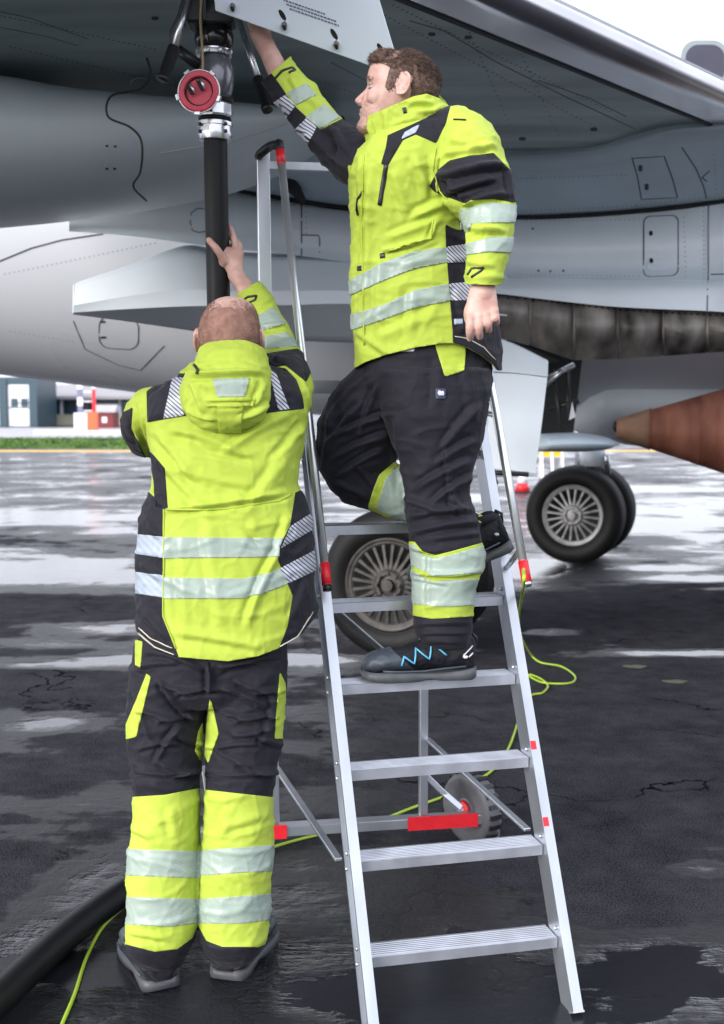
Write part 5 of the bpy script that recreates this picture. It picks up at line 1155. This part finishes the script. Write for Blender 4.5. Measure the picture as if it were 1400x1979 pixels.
tab(jk, V, F, [(465, 586), (480, 574), (496, 572), (494, 580), (473, 590)], .007)
for q in ([(270, 1213), (293, 1234), (342, 1256)], [(541, 1249), (574, 1230), (610, 1174)], [(269, 1224), (300, 1250), (345, 1268)]): tab(jk, V, F, q, .0025, M_PIPE, 'hem_piping')
tab(jk, V, F, [(318, 984), (317, 1100), (316, 1190), (346, 1266)], .004, M_YC, 'panel_seam'); tab(jk, V, F, [(322, 984), (440, 984), (540, 968), (568, 952)], .005, M_YC, 'panel_seam')
# ---- hood lying on the shoulders
b = B()
b.rings([rs(*q, 36, 2.3) for q in ((392, 662, 506, 660, 3.225, .10), (386, 676, 512, 674, 3.20, .112), (378, 700, 518, 697, 3.17, .112), (362, 722, 522, 716, 3.14, .105), (352, 745, 525, 738, 3.115, .095), (350, 772, 524, 765, 3.10, .080), (356, 795, 519, 790, 3.09, .068), (370, 814, 505, 812, 3.088, .052), (395, 828, 480, 827, 3.09, .034), (415, 836, 462, 835, 3.095, .018))])
V, F = remesh(b, .0048, 4)
V = folds(V, F, [(370, 727, 515, 722, 6, .009, -3), (395, 690, 500, 690, 10, .004, -10), (360, 790, 420, 810, 6, .007, 4), (520, 780, 460, 808, 6, .007, -4), (400, 772, 488, 770, 4, .005), (372, 740, 395, 800, 7, .005), (512, 738, 490, 795, 7, .005), (385, 665, 380, 720, 6, .004), (420, 783, 470, 782, 4, .004)], .004, 12, 4)
U, W_ = uv_of(V); topf = (W_ - (656 + ((U - 448) / 62) ** 2 * 7 + (V[:, 1] - 3.13).clip(0, 1) * 260)); kf = np.where(V[:, 1] > 0, topf, 1)
hood = cut_garment('hood', jk, V, F, kf, M_YC); N = normals(V, F)
def pt2(name, polys, m, off): 
    f = np.minimum(np.minimum(poly_f(V, polys), kf), (3.13 - V[:, 1]) * 900); return patch(name, hood, V, F, N, f, m, off)
pt2('reflective_patch', [[(411, 732), (483, 730), (473, 767), (420, 768)]], M_RY, .003)
pt2('hood_tab', [[(420, 782), (470, 781), (466, 833), (424, 834)]], M_YC, .006); pt2('hood_flap', [[(392, 772), (496, 769), (490, 784), (398, 786)]], M_YC, .005)
tab(hood, V, F, [(372, 700), (383, 716), (380, 722)], .008, M_BLKP, 'drawcord')
# ---- trousers
b = B()
b.rings([rs(*q) for q in ((292, 1190, 540, 1190, 3.2, .125), (264, 1245, 554, 1240, 3.2, .135), (257, 1290, 556, 1285, 3.2, .135), (252, 1330, 554, 1325, 3.2, .13), (262, 1352, 540, 1350, 3.2, .11))])
leg_rings(b, [(1285, 256, 404, 3.2, .12, 0), (1350, 248, 400, 3.2, .118, 0), (1400, 246, 391, 3.195, .112, 0), (1450, 250, 386, 3.19, .105, 0), (1500, 257, 386, 3.185, .10, 0), (1540, 260, 385, 3.18, .096, 0), (1600, 257, 384, 3.175, .098, 0), (1650, 251, 385, 3.17, .10, 0), (1700, 248, 386, 3.16, .10, 0), (1770, 249, 384, 3.15, .098, 0), (1815, 247, 376, 3.14, .096, 2), (1838, 254, 366, 3.15, .085, 3), (1852, 264, 356, 3.16, .072, 0), (1860, 272, 350, 3.175, .056, 0)])
leg_rings(b, [(1285, 404, 556, 3.2, .12, 0), (1350, 403, 551, 3.2, .118, 0), (1400, 402, 548, 3.195, .112, 0), (1450, 401, 543, 3.19, .105, 0), (1500, 400, 533, 3.185, .10, 0), (1540, 397, 527, 3.18, .096, 0), (1600, 395, 526, 3.175, .098, 0), (1650, 389, 526, 3.17, .10, 0), (1700, 386, 523, 3.165, .10, 0), (1770, 386, 520, 3.16, .098, 0), (1810, 390, 517, 3.15, .094, 0), (1832, 400, 506, 3.16, .082, 0), (1846, 408, 494, 3.17, .070, 0), (1853, 414, 488, 3.185, .056, 0)])
V, F = remesh(b, .0048, 4)
FL = []
for (x0, x1, y0) in ((255, 395, 1290), (405, 550, 1290)):
    for k in range(9):
        y = y0 + 26 * k; sgn = 1 if k % 2 else -1; c = x0 + (x1 - x0) * (.1 + .25 * (k % 3)); FL.append((c, y, c + (x1 - x0) * .6, y + sgn * 16 + 8, 5.5, .0075, 5 * sgn))
FL += [(310, 1320, 385, 1400, 6, .008, 4), (350, 1400, 300, 1480, 6, .007, 5), (430, 1330, 520, 1370, 6, .008, -5), (450, 1420, 530, 1400, 6, .007, 5), (420, 1450, 500, 1480, 6, .007, 5), (402, 1290, 404, 1345, 5, .010), (290, 1260, 400, 1300, 6, .007, -8), (420, 1300, 545, 1268, 6, .007, -8), (262, 1340, 300, 1440, 6, .006, 5), (530, 1330, 500, 1450, 6, .006, -5),
       (262, 1488, 385, 1492, 5, .006, 5), (402, 1496, 532, 1488, 5, .006, 5), (260, 1600, 300, 1620, 8, .003), (430, 1600, 520, 1570, 10, .003), (440, 1560, 430, 1620, 10, .003), (330, 1560, 340, 1620, 10, .003), (255, 1800, 330, 1815, 8, .004)]
V = folds(V, F, FL, .0045, 9, 11, 1.2); V = laplace(V, F, 1, .3)
trs = mk('trousers', V, F, M_BC, man1); N = normals(V, F); kf = None
def pt3(name, polys, m, off=.0016, par=None):
    return patch(name, par or trs, V, F, N, poly_f(V, polys), m, off)
pt3('lower_leg_panel', [[(230, 1542), (320, 1536), (386, 1523), (392, 1600), (388, 1775), (372, 1812), (343, 1834), (300, 1839), (225, 1820), (230, 1700)]], M_YC)
pt3('lower_leg_panel', [[(396, 1526), (440, 1531), (540, 1542), (540, 1812), (500, 1830), (430, 1830), (400, 1818), (384, 1788), (385, 1700)]], M_YC)
for q in ([(230, 1640), (388, 1645), (388, 1697), (230, 1691)], [(230, 1733), (386, 1737), (386, 1783), (330, 1790), (230, 1786)]): pt3('reflective_band', [q], M_RY, .003)
for q in ([(386.5, 1643), (540, 1632), (540, 1682), (386.5, 1692)], [(386.5, 1737), (540, 1726), (540, 1775), (470, 1784), (386.5, 1784)]): pt3('reflective_band', [q], M_RY, .003)
for q in ([(284, 1302), (292, 1308), (264, 1424), (238, 1430), (238, 1415), (265, 1350)], [(541, 1298), (551, 1320), (560, 1427), (531, 1428), (534, 1380)], [(406, 1346), (413, 1370), (423, 1418), (403, 1474), (396, 1460), (400, 1400)], [(383, 1415), (392, 1395), (394, 1472), (386, 1470), (377, 1450)], [(262, 1236), (276, 1240), (272, 1290), (262, 1285)]): pt3('yellow_insert', [q], M_YC)
tab(trs, V, F, [(403, 1280), (404, 1350)], .004, M_BC, 'centre_seam'); tab(trs, V, F, [(262, 1500), (320, 1503), (384, 1494)], .004, M_BC, 'knee_seam'); tab(trs, V, F, [(401, 1498), (460, 1504), (530, 1500)], .004, M_BC, 'knee_seam')
h1, h2 = G(316, 1915, .0), G(436, 1896, .0)
d1 = np.array([-.42, .9, 0]); d2_ = np.array([.26, .97, 0])
shoe(man1, h1, h1 + d1 * .315, (0, 0, 1), w=.060); shoe(man1, h2, h2 + d2_ * .315, (0, 0, 1), w=.060)
# ================================================= WORKER ON THE LADDER (facing left, looking up)
g2 = np.array([P(820, 1310, 3.36)[0], 3.40, Lp(3)[2]])
Ho2 = P(767, 187, 3.36); p_ = rad(14); f2 = np.array([-math.cos(p_), .10, math.sin(p_)]); H2, ax2 = head_frame(Ho2, f2, (math.sin(p_), 0, math.cos(p_)), 1.0)
b = B(); add_head(b, H2, np.array(ax2), 1.0)
limb(b, [(790, 200, 3.37, .060), (800, 240, 3.38, .064), (805, 280, 3.39, .07)])
b.rings([rs(*q, 24) for q in ((740, 285, 870, 270, 3.40, .09), (720, 330, 870, 320, 3.40, .11), (720, 500, 880, 500, 3.41, .12), (730, 640, 920, 640, 3.45, .09), (740, 720, 925, 720, 3.45, .08))])
limb(b, [(840, 720, 3.44, .07), (850, 900, 3.35, .06), (858, 1100, 3.345, .045), (868, 1262, 3.36, .028)]); limb(b, [(790, 720, 3.46, .075), (700, 880, 3.50, .06), (800, 975, 3.51, .045), (925, 1030, 3.51, .028)])
limb(b, [(895, 265, 3.30, .055), (920, 350, 3.26, .05), (940, 410, 3.23, .045), (942, 480, 3.185, .036), (935, 540, 3.168, .028), (934, 556, 3.165, .0275), (934, 570, 3.163, .030)])
limb(b, [(715, 325, 3.48, .055), (660, 290, 3.53, .048), (600, 220, 3.58, .042), (545, 148, 3.63, .034), (522, 105, 3.665, .029), (507, 75, 3.69, .029), (500, 60, 3.70, .031)])
# hand reaching behind the door panel
b.rings([[P(u + w * math.cos(t), v + .25 * w * math.cos(t), Y + .015 * math.sin(t)) for t in np.linspace(0, 2 * math.pi, 18, endpoint=False)] for u, v, Y, w in ((507, 72, 3.69, 18), (503, 58, 3.70, 22), (499, 42, 3.71, 25), (495, 26, 3.72, 26), (490, 12, 3.73, 22))])
digit(b, [(494, 62, 3.685), (487, 52, 3.68), (484, 38, 3.685), (486, 22, 3.69)], .0125, .0095)
for k in range(4): digit(b, [(476 + 10 * k, 12 + 3 * k, 3.73), (472 + 9 * k, -10 + 3 * k, 3.735), (468 + 9 * k, -30 + 3 * k, 3.73), (464 + 9 * k, -42 + 3 * k, 3.71)], .0098, .008)
# near hand hanging, fingers loosely curled
b.rings([[P(u + w * math.cos(t), v, Y + d * math.sin(t)) for t in np.linspace(0, 2 * math.pi, 20, endpoint=False)] for u, v, Y, w, d in ((934, 553, 3.165, 25, .024), (933, 566, 3.162, 27, .022), (932, 582, 3.158, 30, .020), (932, 598, 3.155, 32.5, .0175), (932, 611, 3.153, 33, .016), (933, 620, 3.153, 30, .013))])
for (u, dv, uo, L) in ((909, 6, -1, 46), (925.5, 4, 1, 45), (941, 0, 3, 36), (956, -6, 3, 26)):
    digit(b, [(u, 604 + dv, 3.155), (u + uo * .5, 619 + dv, 3.141), (u + uo, 604 + dv + L * .68, 3.141), (u + uo + 1, 604 + dv + L * .95, 3.161)], .0118, .0098)
    b.ball(P(u, 609 + dv, 3.142), [.0125, .0085, .012], 12, 8)
digit(b, [(918, 575, 3.17), (905, 600, 3.19), (908, 625, 3.20), (918, 640, 3.197)], .0125, .0098)
V, F = remesh(b, .0032, 2); V = carve_head(V, F, H2, ax2, 1.0, Ho2)
man2 = mk('person', V, F, M_SKIN, None, org=g2, label='brown haired worker standing on the ladder, face in profile, one arm raised to the wing', cat='person')
N = normals(V, F); R = V - Ho2; x, yy, z = R @ ax2[0], R @ ax2[1], R @ ax2[2]; near = np.abs(R).max(1) < .16; near &= V[:, 2] > Ho2[2] - .13
ear = (np.abs(yy) > .0735) & (x > -.041) & (x < -.003) & (z > -.02) & (z < .048)
U, W_ = uv_of(V)
hairline = [(726, 60), (722, 118), (735, 119), (748, 122), (755, 130), (751, 142), (748, 155), (745, 166), (749, 174), (757, 172), (764, 160), (766, 150), (780, 148), (792, 158), (796, 172), (793, 190), (800, 210), (880, 240), (900, 100), (800, 40)]
f = np.where(near & ~ear, sdpoly(hairline, U, W_) * .0014, -1)
M_HAIR = mat('brown hair', (.075, .045, .034), .6, spec=.3, var=.3, vscale=90, tint=(.17, .105, .08), bump=.4, bscale=200)
patch('hair', man2, V, F, N, f, M_HAIR, .0018, edge=.002)
def top(p):
    q = p - Ho2; a = min(max((q @ ax2[0] + .01) / .07, 0), 1) * min(max((q @ ax2[2] - .06) / .03, 0), 1); return np.array([.6 - 1.3 * a, 0, -.55 + 1.15 * a])
hl = lambda p: .009 + .011 * min(max(((p - Ho2) @ ax2[2] - .045) / .05, 0), 1)
OV, OF = strands(man2, V, F, N, f + .002, 26000, hl, top, None, .0006, lift=.42, jit=.26); O2, F2 = [], []
ff = np.where((z > .06) & (x > .045), f, -1); O3, F3 = strands(man2, V, F, N, ff, 1400, .024, lambda p: np.array([-.7, 0, .6]), None, .0011, lift=1.0, seed=8, jit=.45)
OF += [[i + len(OV) for i in q] for q in F2]; OV += O2; OF += [[i + len(OV) for i in q] for q in F3]; OV += O3
mk('hair_strands', OV, OF, M_HAIR, man2, kind='stuff')
fb = np.where(near & (z < -.035) & (z > -.125) & (x > -.01), np.minimum.reduce([-.040 - z - (.05 - x) * .25, x + .0, np.where((np.abs(yy) < .023) & (x > .076) & (z > -.079), -.01, .01)]), -1)
O4, F4 = strands(man2, V, F, N, fb, 9000, .0045, lambda p: np.array([0, 0, -1.0]), None, .00035, lift=.9, seed=6, jit=.3); mk('beard_stubble', O4, F4, mat('stubble', (.24, .15, .11), .6), man2, kind='stuff')
fl = np.where(near & (x > .074), np.minimum.reduce([.0055 - np.abs(z + .066), .021 - np.abs(yy) - np.abs(z + .066) * 1.2]), -1); patch('lips', man2, V, F, N, fl, M_LIP, .0005, edge=.001)
fe = np.where(near & (x > .06), np.minimum(.0030 - np.abs(z - .0215 - (np.abs(yy) - .03) * -.12), .020 - np.abs(np.abs(yy) - .030)), -1)
O5, F5 = strands(man2, V, F, N, fe, 420, .006, lambda p: np.array([.6, 0, .2]), None, .0006, lift=.5, seed=9, jit=.25); mk('eyebrow', O5, F5, M_HAIR, man2, kind='stuff')
for sg in (1, -1):
    e = B().ball(H2(.0645, sg * .0315, .0035), .0118, 20, 14).obj('eye', M_EYEB, man2)
    B().lathe(H2(.0645, sg * .0315, .0035) + ax2[0] * .0108, ax2[0], [(-.003, .0075), (.0008, .0062), (.0012, .001)], 16).obj('iris', M_IRIS, e)
    for zz_, rr_ in ((.0100, .0022), (-.003, .0018)):
        B().tube([H2(.0690 + .0100 * math.cos(a) - (.003), sg * (.0315 + .0125 * math.sin(a)), zz_ * (.55 + .45 * math.cos(a)) + .001) for a in np.linspace(-1.25, 1.25, 10)], rr_ * 1.25, 8).obj('eyelid', M_SKIN, man2)
# ---- jacket
b = B()
b.rings([rs(*q, 40, 2.3) for q in ((722, 262, 880, 232, 3.385, .105), (702, 285, 910, 245, 3.39, .135), (684, 312, 925, 268, 3.39, .155), (676, 345, 918, 310, 3.395, .165), (677, 390, 908, 370, 3.41, .164), (680, 450, 908, 430, 3.43, .158), (680, 510, 922, 495, 3.44, .156), (680, 560, 940, 548, 3.44, .156), (682, 610, 955, 600, 3.445, .158), (684, 660, 964, 650, 3.445, .160), (686, 705, 967, 700, 3.445, .160), (690, 760, 962, 755, 3.445, .160))])
limb(b, [(880, 268, 3.31, .082), (903, 290, 3.29, .088), (914, 330, 3.27, .093), (923, 362, 3.25, .094), (940, 396, 3.235, .077), (947, 430, 3.21, .0635), (946, 470, 3.185, .0585), (938, 515, 3.17, .052), (933, 548, 3.165, .048), (933, 560, 3.165, .047)])
limb(b, [(722, 318, 3.46, .085), (685, 305, 3.51, .074), (650, 279, 3.54, .064), (618, 243, 3.565, .060), (585, 200, 3.59, .058), (556, 165, 3.615, .055), (535, 136, 3.635, .053), (528, 126, 3.64, .052)])
V, F = remesh(b, .0048, 5)
FL = [(850, 345, 985, 320, 7, .009, -6), (860, 375, 960, 345, 6, .009, -4), (855, 330, 900, 390, 7, .007), (895, 395, 985, 375, 6, .009, -3), (980, 330, 990, 390, 6, .005), (900, 250, 960, 300, 10, .005, -5), (870, 270, 940, 290, 9, .005, -4), (860, 300, 960, 285, 6, .006, -4), (905, 438, 980, 446, 6, .007, 4), (908, 452, 970, 440, 5, .005), (900, 505, 960, 515, 6, .004),
      (700, 300, 690, 420, 8, .006), (715, 330, 712, 640, 10, .007), (700, 345, 698, 660, 6, .006), (760, 330, 790, 420, 12, .004), (840, 300, 850, 390, 10, .005), (800, 300, 830, 380, 10, .004), (870, 390, 790, 430, 10, .005, 5), (855, 420, 740, 465, 9, .004), (735, 500, 735, 680, 12, .004), (800, 560, 795, 660, 12, .004), (860, 480, 770, 520, 8, .003), (850, 600, 720, 660, 12, .004), (690, 640, 760, 690, 8, .004),
      (840, 430, 832, 462, 4, .005), (740, 484, 832, 460, 4, .007, 2), (590, 250, 690, 330, 8, .007, 4), (620, 240, 680, 300, 7, .007, -4), (650, 250, 670, 330, 6, .006), (640, 300, 690, 345, 6, .006), (560, 150, 575, 175, 5, .004), (600, 190, 620, 215, 6, .005), (885, 640, 950, 600, 8, .004), (880, 560, 900, 620, 8, .003)]
V = folds(V, F, FL, .0044, 8, 21, 1.3); V = laplace(V, F, 1, .4)
U, W_ = uv_of(V)
hem = [(400, -100), (1200, -100), (1200, 700), (985, 715), (963, 716), (952, 703), (930, 686), (905, 672), (878, 663), (850, 664), (800, 672), (745, 686), (705, 700), (684, 712), (600, 720), (400, 700)]
armpos = [(P(u, v, Y), r) for u, v, Y, r in ((903, 290, 3.29, .088), (914, 330, 3.27, .093), (923, 362, 3.25, .094), (940, 396, 3.235, .077), (947, 430, 3.21, .0635), (946, 470, 3.185, .0585), (938, 515, 3.17, .052), (933, 560, 3.165, .047))]
AP = []
for (p, r), (q, s) in zip(armpos, armpos[1:]):
    for k in range(5): AP.append(np.append(p + (q - p) * k / 5, r + (s - r) * k / 5))
AP = np.array(AP); dA = np.min(np.linalg.norm(V[:, None, :] - AP[None, :, :3], axis=2) - AP[None, :, 3], axis=1); armf = (.034 - dA) * 700
kf = sdpoly(hem, U, W_); kf = np.where((dA < .03) & (V[:, 1] < 3.245) & (W_ > 500), np.minimum(550 - W_ + .04 * (U - 930), 99), kf)
kf = np.where((U < 600), np.minimum(kf, ((U - 538) * .66 + (W_ - 135) * .75)+4), kf)
jk = cut_garment('jacket', man2, V, F, kf, M_YC); N = normals(V, F)
torf = -armf
def pt(name, polys, m, off=.0016, ex=None, par=jk):
    f = np.minimum(poly_f(V, polys), kf)
    if ex is not None: f = np.minimum(f, ex)
    return patch(name, par, V, F, N, f, m, off)
pt('sleeve_panel', [[(830, 360), (847, 329), (869, 311), (911, 301), (954, 296), (975, 318), (1005, 346), (1010, 389), (990, 391), (954, 384), (911, 386), (900, 393), (868, 382), (840, 370)]], M_BC, ex=armf)
pt('reflective_band', [[(890, 404), (904, 403), (946, 393), (1005, 396), (1005, 430), (946, 431), (913, 432), (906, 448), (890, 448)]], M_RY, .003, armf); pt('reflective_band', [[(890, 474), (908, 470), (945, 460), (1005, 457), (1005, 489), (946, 487), (890, 494)]], M_RY, .003, armf)
side_poly = [(905, 380), (873, 389), (860, 406), (862, 474), (868, 551), (875, 641), (877, 760), (1010, 760), (1010, 380)]
pt('side_panel', [side_poly], M_BC, ex=torf)
pt('reflective_band', [[(862, 477), (910, 470), (1000, 465), (1000, 500), (910, 506), (865, 508)]], M_RB, .003, torf); pt('reflective_band', [[(868, 549), (915, 544), (1000, 540), (1000, 574), (915, 580), (872, 581)]], M_RB, .003, torf)
pt('reflective_band', [[(660, 550), (682, 539), (736, 509), (796, 487), (862, 478), (864.5, 507), (804, 518), (740, 543), (682, 569), (660, 580)]], M_RY, .003, torf); pt('reflective_band', [[(660, 612), (682, 607), (740, 590), (804, 560), (867.5, 548), (871, 581), (804, 594), (740, 618), (684, 637), (660, 645)]], M_RY, .003, torf)
near_side = (3.42 - V[:, 1]) * 700
pt('shoulder_panel', [[(750, 262), (821, 230), (872, 200), (862, 239), (843, 277), (804, 260), (779, 271), (761, 301), (750, 320), (737, 317), (746, 286)]], M_BC, ex=near_side); pt('reflective_strap', [[(783, 256), (812, 241), (804, 257), (776, 270)]], M_RS, .003, near_side)
far_side = (V[:, 1] - 3.36) * 700
armP2 = [(P(u, v, Y), r) for u, v, Y, r in ((705, 312, 3.49, .078), (685, 305, 3.51, .074), (650, 279, 3.54, .064), (618, 243, 3.565, .060), (585, 200, 3.59, .058), (556, 165, 3.615, .055), (528, 126, 3.64, .052))]
AP = []
for (p, r), (q, s) in zip(armP2, armP2[1:]):
    for k in range(5): AP.append(np.append(p + (q - p) * k / 5, r + (s - r) * k / 5))
AP = np.array(AP); dB_ = np.min(np.linalg.norm(V[:, None, :] - AP[None, :, :3], axis=2) - AP[None, :, 3], axis=1); arm2 = (.022 - dB_) * 700
pt('sleeve_panel', [[(495, 150), (523, 139), (539, 160), (569, 204), (620, 251), (661, 230), (700, 232), (730, 280), (716, 330), (707, 362), (690, 322), (672, 318), (676, 360), (640, 350), (580, 290), (500, 200)]], M_BC, ex=far_side)
for q in ([(556, 179), (592, 162), (611, 184), (573, 203)], [(590, 227), (626, 202), (657, 227), (620, 249)]): pt('reflective_band', [q], M_RY, .003, far_side)
for q in ([(525, 200), (554, 183), (572, 205), (545, 240)], [(570, 252), (593, 228), (613, 246), (590, 290)], [(682, 311), (700, 298), (716, 314), (703, 331)]): pt('reflective_band', [q], M_RB, .003, far_side)
tab(jk, V, F, [(747, 318), (740, 360), (733, 404)], .013, M_BLKP, 'chest_zip'); tab(jk, V, F, [(702, 368), (692, 385), (690, 405), (693, 418)], .006, M_BLKP, 'front_zip')
tab(jk, V, F, [(704, 300), (700, 420), (703, 560), (705, 690)], .004, M_YC, 'front_seam'); tab(jk, V, F, [(838, 425), (834, 460), (790, 472), (738, 488)], .004, M_YC, 'pocket_flap_edge'); tab(jk, V, F, [(842, 286), (838, 330), (852, 370), (868, 388)], .003, M_YC, 'armhole_seam')
tab(jk, V, F, [(735, 495), (746, 493)], .014, M_BLKP, 'pocket_toggle'); tab(jk, V, F, [(692, 519), (703, 518)], .014, M_BLKP, 'pocket_toggle')
tab(jk, V, F, [(904, 532), (912, 520), (935, 516), (930, 524), (908, 538)], .006); tab(jk, V, F, [(532, 152), (545, 137), (565, 131), (570, 135), (556, 142)], .007); tab(jk, V, F, [(876, 231), (906, 233)], .003, M_BLKP, 'shoulder_seam')
tab(jk, V, F, [(879, 650), (905, 655), (935, 672), (961, 700)], .0025, M_PIPE, 'hem_piping'); tab(jk, V, F, [(878, 622), (898, 621)], .016, mat('grey woven tag', (.35, .42, .50), .5), 'woven_tag')
# ---- stand-up collar
b = B(); b.rings([rs(*q, 36, 2.2) for q in ((713, 296, 892, 238, 3.385, .120), (707, 268, 885, 222, 3.38, .112), (702, 245, 874, 208, 3.375, .104), (704, 226, 862, 186, 3.37, .098), (712, 214, 850, 172, 3.37, .09))])
V, F = remesh(b, .005, 3)
V = folds(V, F, [(716, 232, 722, 290, 6, .006), (745, 215, 750, 262, 8, .004), (790, 200, 845, 205, 6, .006, -5), (800, 218, 860, 205, 6, .006, 4), (760, 240, 830, 222, 6, .004), (730, 270, 800, 240, 7, .004)], .004, 14, 31)
U, W_ = uv_of(V); ln = [(690, 236), (702, 228), (740, 212), (765, 201), (800, 186), (825, 181), (850, 190), (880, 215)]
kf = W_ - np.interp(U, [q[0] for q in ln], [q[1] for q in ln]) + np.where(V[:, 1] > 3.40, 6, 0)
col = cut_garment('collar', jk, V, F, kf, M_YC, .006)
tab(col, V, F, [(779, 215), (787, 213)], .018, M_BLKP, 'cord_toggle'); tab(col, V, F, [(718, 232), (727, 262), (735, 290)], .003, M_YC, 'collar_seam')
# ---- trousers
b = B()
b.rings([rs(*q) for q in ((700, 640, 950, 640, 3.44, .135), (698, 700, 950, 690, 3.44, .14), (700, 745, 950, 730, 3.43, .14), (730, 790, 945, 770, 3.42, .125))])
leg_rings(b, [(715, 722, 948, 3.375, .12, 0), (760, 733, 947, 3.365, .118, 0), (800, 740, 941, 3.36, .115, 0), (850, 757, 931, 3.355, .100, 0), (900, 775, 917, 3.35, .093, 0), (950, 781, 908, 3.345, .088, 0), (990, 783, 918, 3.345, .088, 0), (1030, 790, 929, 3.345, .090, 0), (1075, 798, 934, 3.345, .090, 0), (1105, 798, 930, 3.345, .09, 0), (1130, 798, 914, 3.345, .086, 0), (1190, 798, 913, 3.345, .084, 0), (1222, 801, 911, 3.345, .076, 0), (1238, 812, 908, 3.35, .064, 0), (1246, 824, 908, 3.355, .054, 0)], 30)
b.rings([rs(*q, 30, 2.1) for q in ((705, 690, 850, 730, 3.46, .12), (668, 730, 800, 800, 3.48, .118), (636, 768, 775, 850, 3.49, .115), (616, 812, 765, 890, 3.50, .112), (610, 860, 758, 905, 3.50, .11), (617, 905, 750, 905, 3.505, .105), (638, 945, 745, 900, 3.51, .10), (668, 972, 752, 896, 3.51, .094), (700, 981, 766, 897, 3.51, .088), (728, 990, 785, 905, 3.51, .080), (775, 1004, 812, 925, 3.51, .072), (850, 1028, 870, 965, 3.51, .062), (915, 1048, 935, 998, 3.51, .052))])
V, F = remesh(b, .0048, 4)
FL = [(735, 740, 690, 860, 7, .006, 4), (720, 720, 640, 800, 7, .008, 5), (700, 780, 630, 870, 7, .008, 5), (760, 800, 640, 850, 7, .009, 6), (750, 840, 640, 890, 7, .009, 5), (740, 870, 650, 925, 6, .008, 5), (640, 800, 625, 900, 7, .006), (690, 900, 730, 950, 6, .007), (650, 930, 720, 965, 6, .006), (765, 800, 780, 960, 8, .005),
      (930, 780, 850, 880, 9, .006, 5), (920, 850, 840, 900, 8, .007, 4), (910, 890, 800, 950, 8, .009, 5), (915, 920, 830, 980, 7, .008, 5), (780, 960, 880, 990, 7, .009, 5), (790, 1000, 920, 985, 7, .010, -6), (795, 1030, 930, 1010, 7, .009, -6), (800, 1055, 860, 1062, 6, .007, 6), (840, 1040, 930, 1030, 6, .006), (860, 860, 880, 1010, 6, .004), (870, 960, 905, 1000, 7, .007), (780, 900, 800, 1000, 8, .004),
      (800, 1105, 930, 1100, 5, .009, 8), (798, 1115, 870, 1128, 5, .005), (830, 1060, 828, 1190, 5, .003), (800, 1205, 910, 1203, 5, .005), (805, 1225, 905, 1222, 4, .005), (800, 1238, 905, 1240, 4, .005), (850, 690, 845, 800, 12, .004), (900, 700, 920, 820, 12, .004)]
V = folds(V, F, FL, .0045, 8, 41); V = laplace(V, F, 1, .3)
trs = mk('trousers', V, F, M_BC, man2); N = normals(V, F); nearleg = (3.385 - V[:, 1]) * 700; farleg = -nearleg
def pt3(name, polys, m, off=.0016, ex=None): 
    f = poly_f(V, polys); f = f if ex is None else np.minimum(f, ex); return patch(name, trs, V, F, N, f, m, off)
pt3('lower_leg_panel', [[(780, 1046), (802, 1047), (817, 1066), (842, 1073), (871, 1066), (950, 1044), (960, 1100), (930, 1190), (835, 1196), (780, 1186)]], M_YC, ex=nearleg)
pt3('reflective_band', [[(780, 1052), (802, 1053), (817, 1072), (842, 1079), (871, 1072), (950, 1050), (950, 1105), (870, 1112), (835, 1112), (800, 1095), (780, 1090)]], M_RY, .003, nearleg)
pt3('reflective_band', [[(780, 1098), (800, 1103), (835, 1124), (870, 1122), (950, 1116), (950, 1168), (870, 1172), (835, 1171), (780, 1165)]], M_RY, .003, nearleg)
pt3('lower_leg_panel', [[(733, 918), (762, 893), (790, 900), (840, 930), (880, 990), (860, 1050), (780, 1015), (716, 990), (712, 978), (722, 945)]], M_YC, ex=farleg); pt3('reflective_band', [[(745, 926), (766, 903), (800, 920), (830, 950), (815, 1012), (770, 1003), (728, 982)]], M_RY, .003, farleg)
pt3('lower_leg_panel', [[(925, 990), (942, 995), (940, 1012), (925, 1010)]], M_YC, ex=farleg)
pt3('pocket_yellow', [[(833, 640), (900, 640), (898, 716), (860, 728)]], M_YC, .004, nearleg)
lab = pt3('woven_label', [[(842, 751), (862, 751), (862, 771), (842, 771)]], mat('navy label', (.03, .035, .09), .5), .003, nearleg)
pt3('label_print', [[(846, 758), (851, 753), (853, 758), (858, 754), (859, 762), (856, 765), (848, 764)]], M_EYEW, .0045, nearleg); pt3('label_print', [[(846, 767), (859, 767), (859, 769), (846, 769)]], M_EYEW, .0045, nearleg)
pt3('paper_tag', [[(774, 655), (802, 655), (802, 679), (774, 680)]], M_EYEW, .004, nearleg)
# ---- shoes
zt = Lp(3)[2] + .0035
hA = P(914, 1308, 3.37); hA[2] = zt; tA = hA + np.array([-.315, -.045, 0]); shoe(man2, hA, tA, (0, 0, 1), cords=True, side=-1)
hB = P(990, 1062, 3.52); tB = P(800, 1140, 3.50); shoe(man2, hB, tB, (-.15, 0, 1), w=.048)
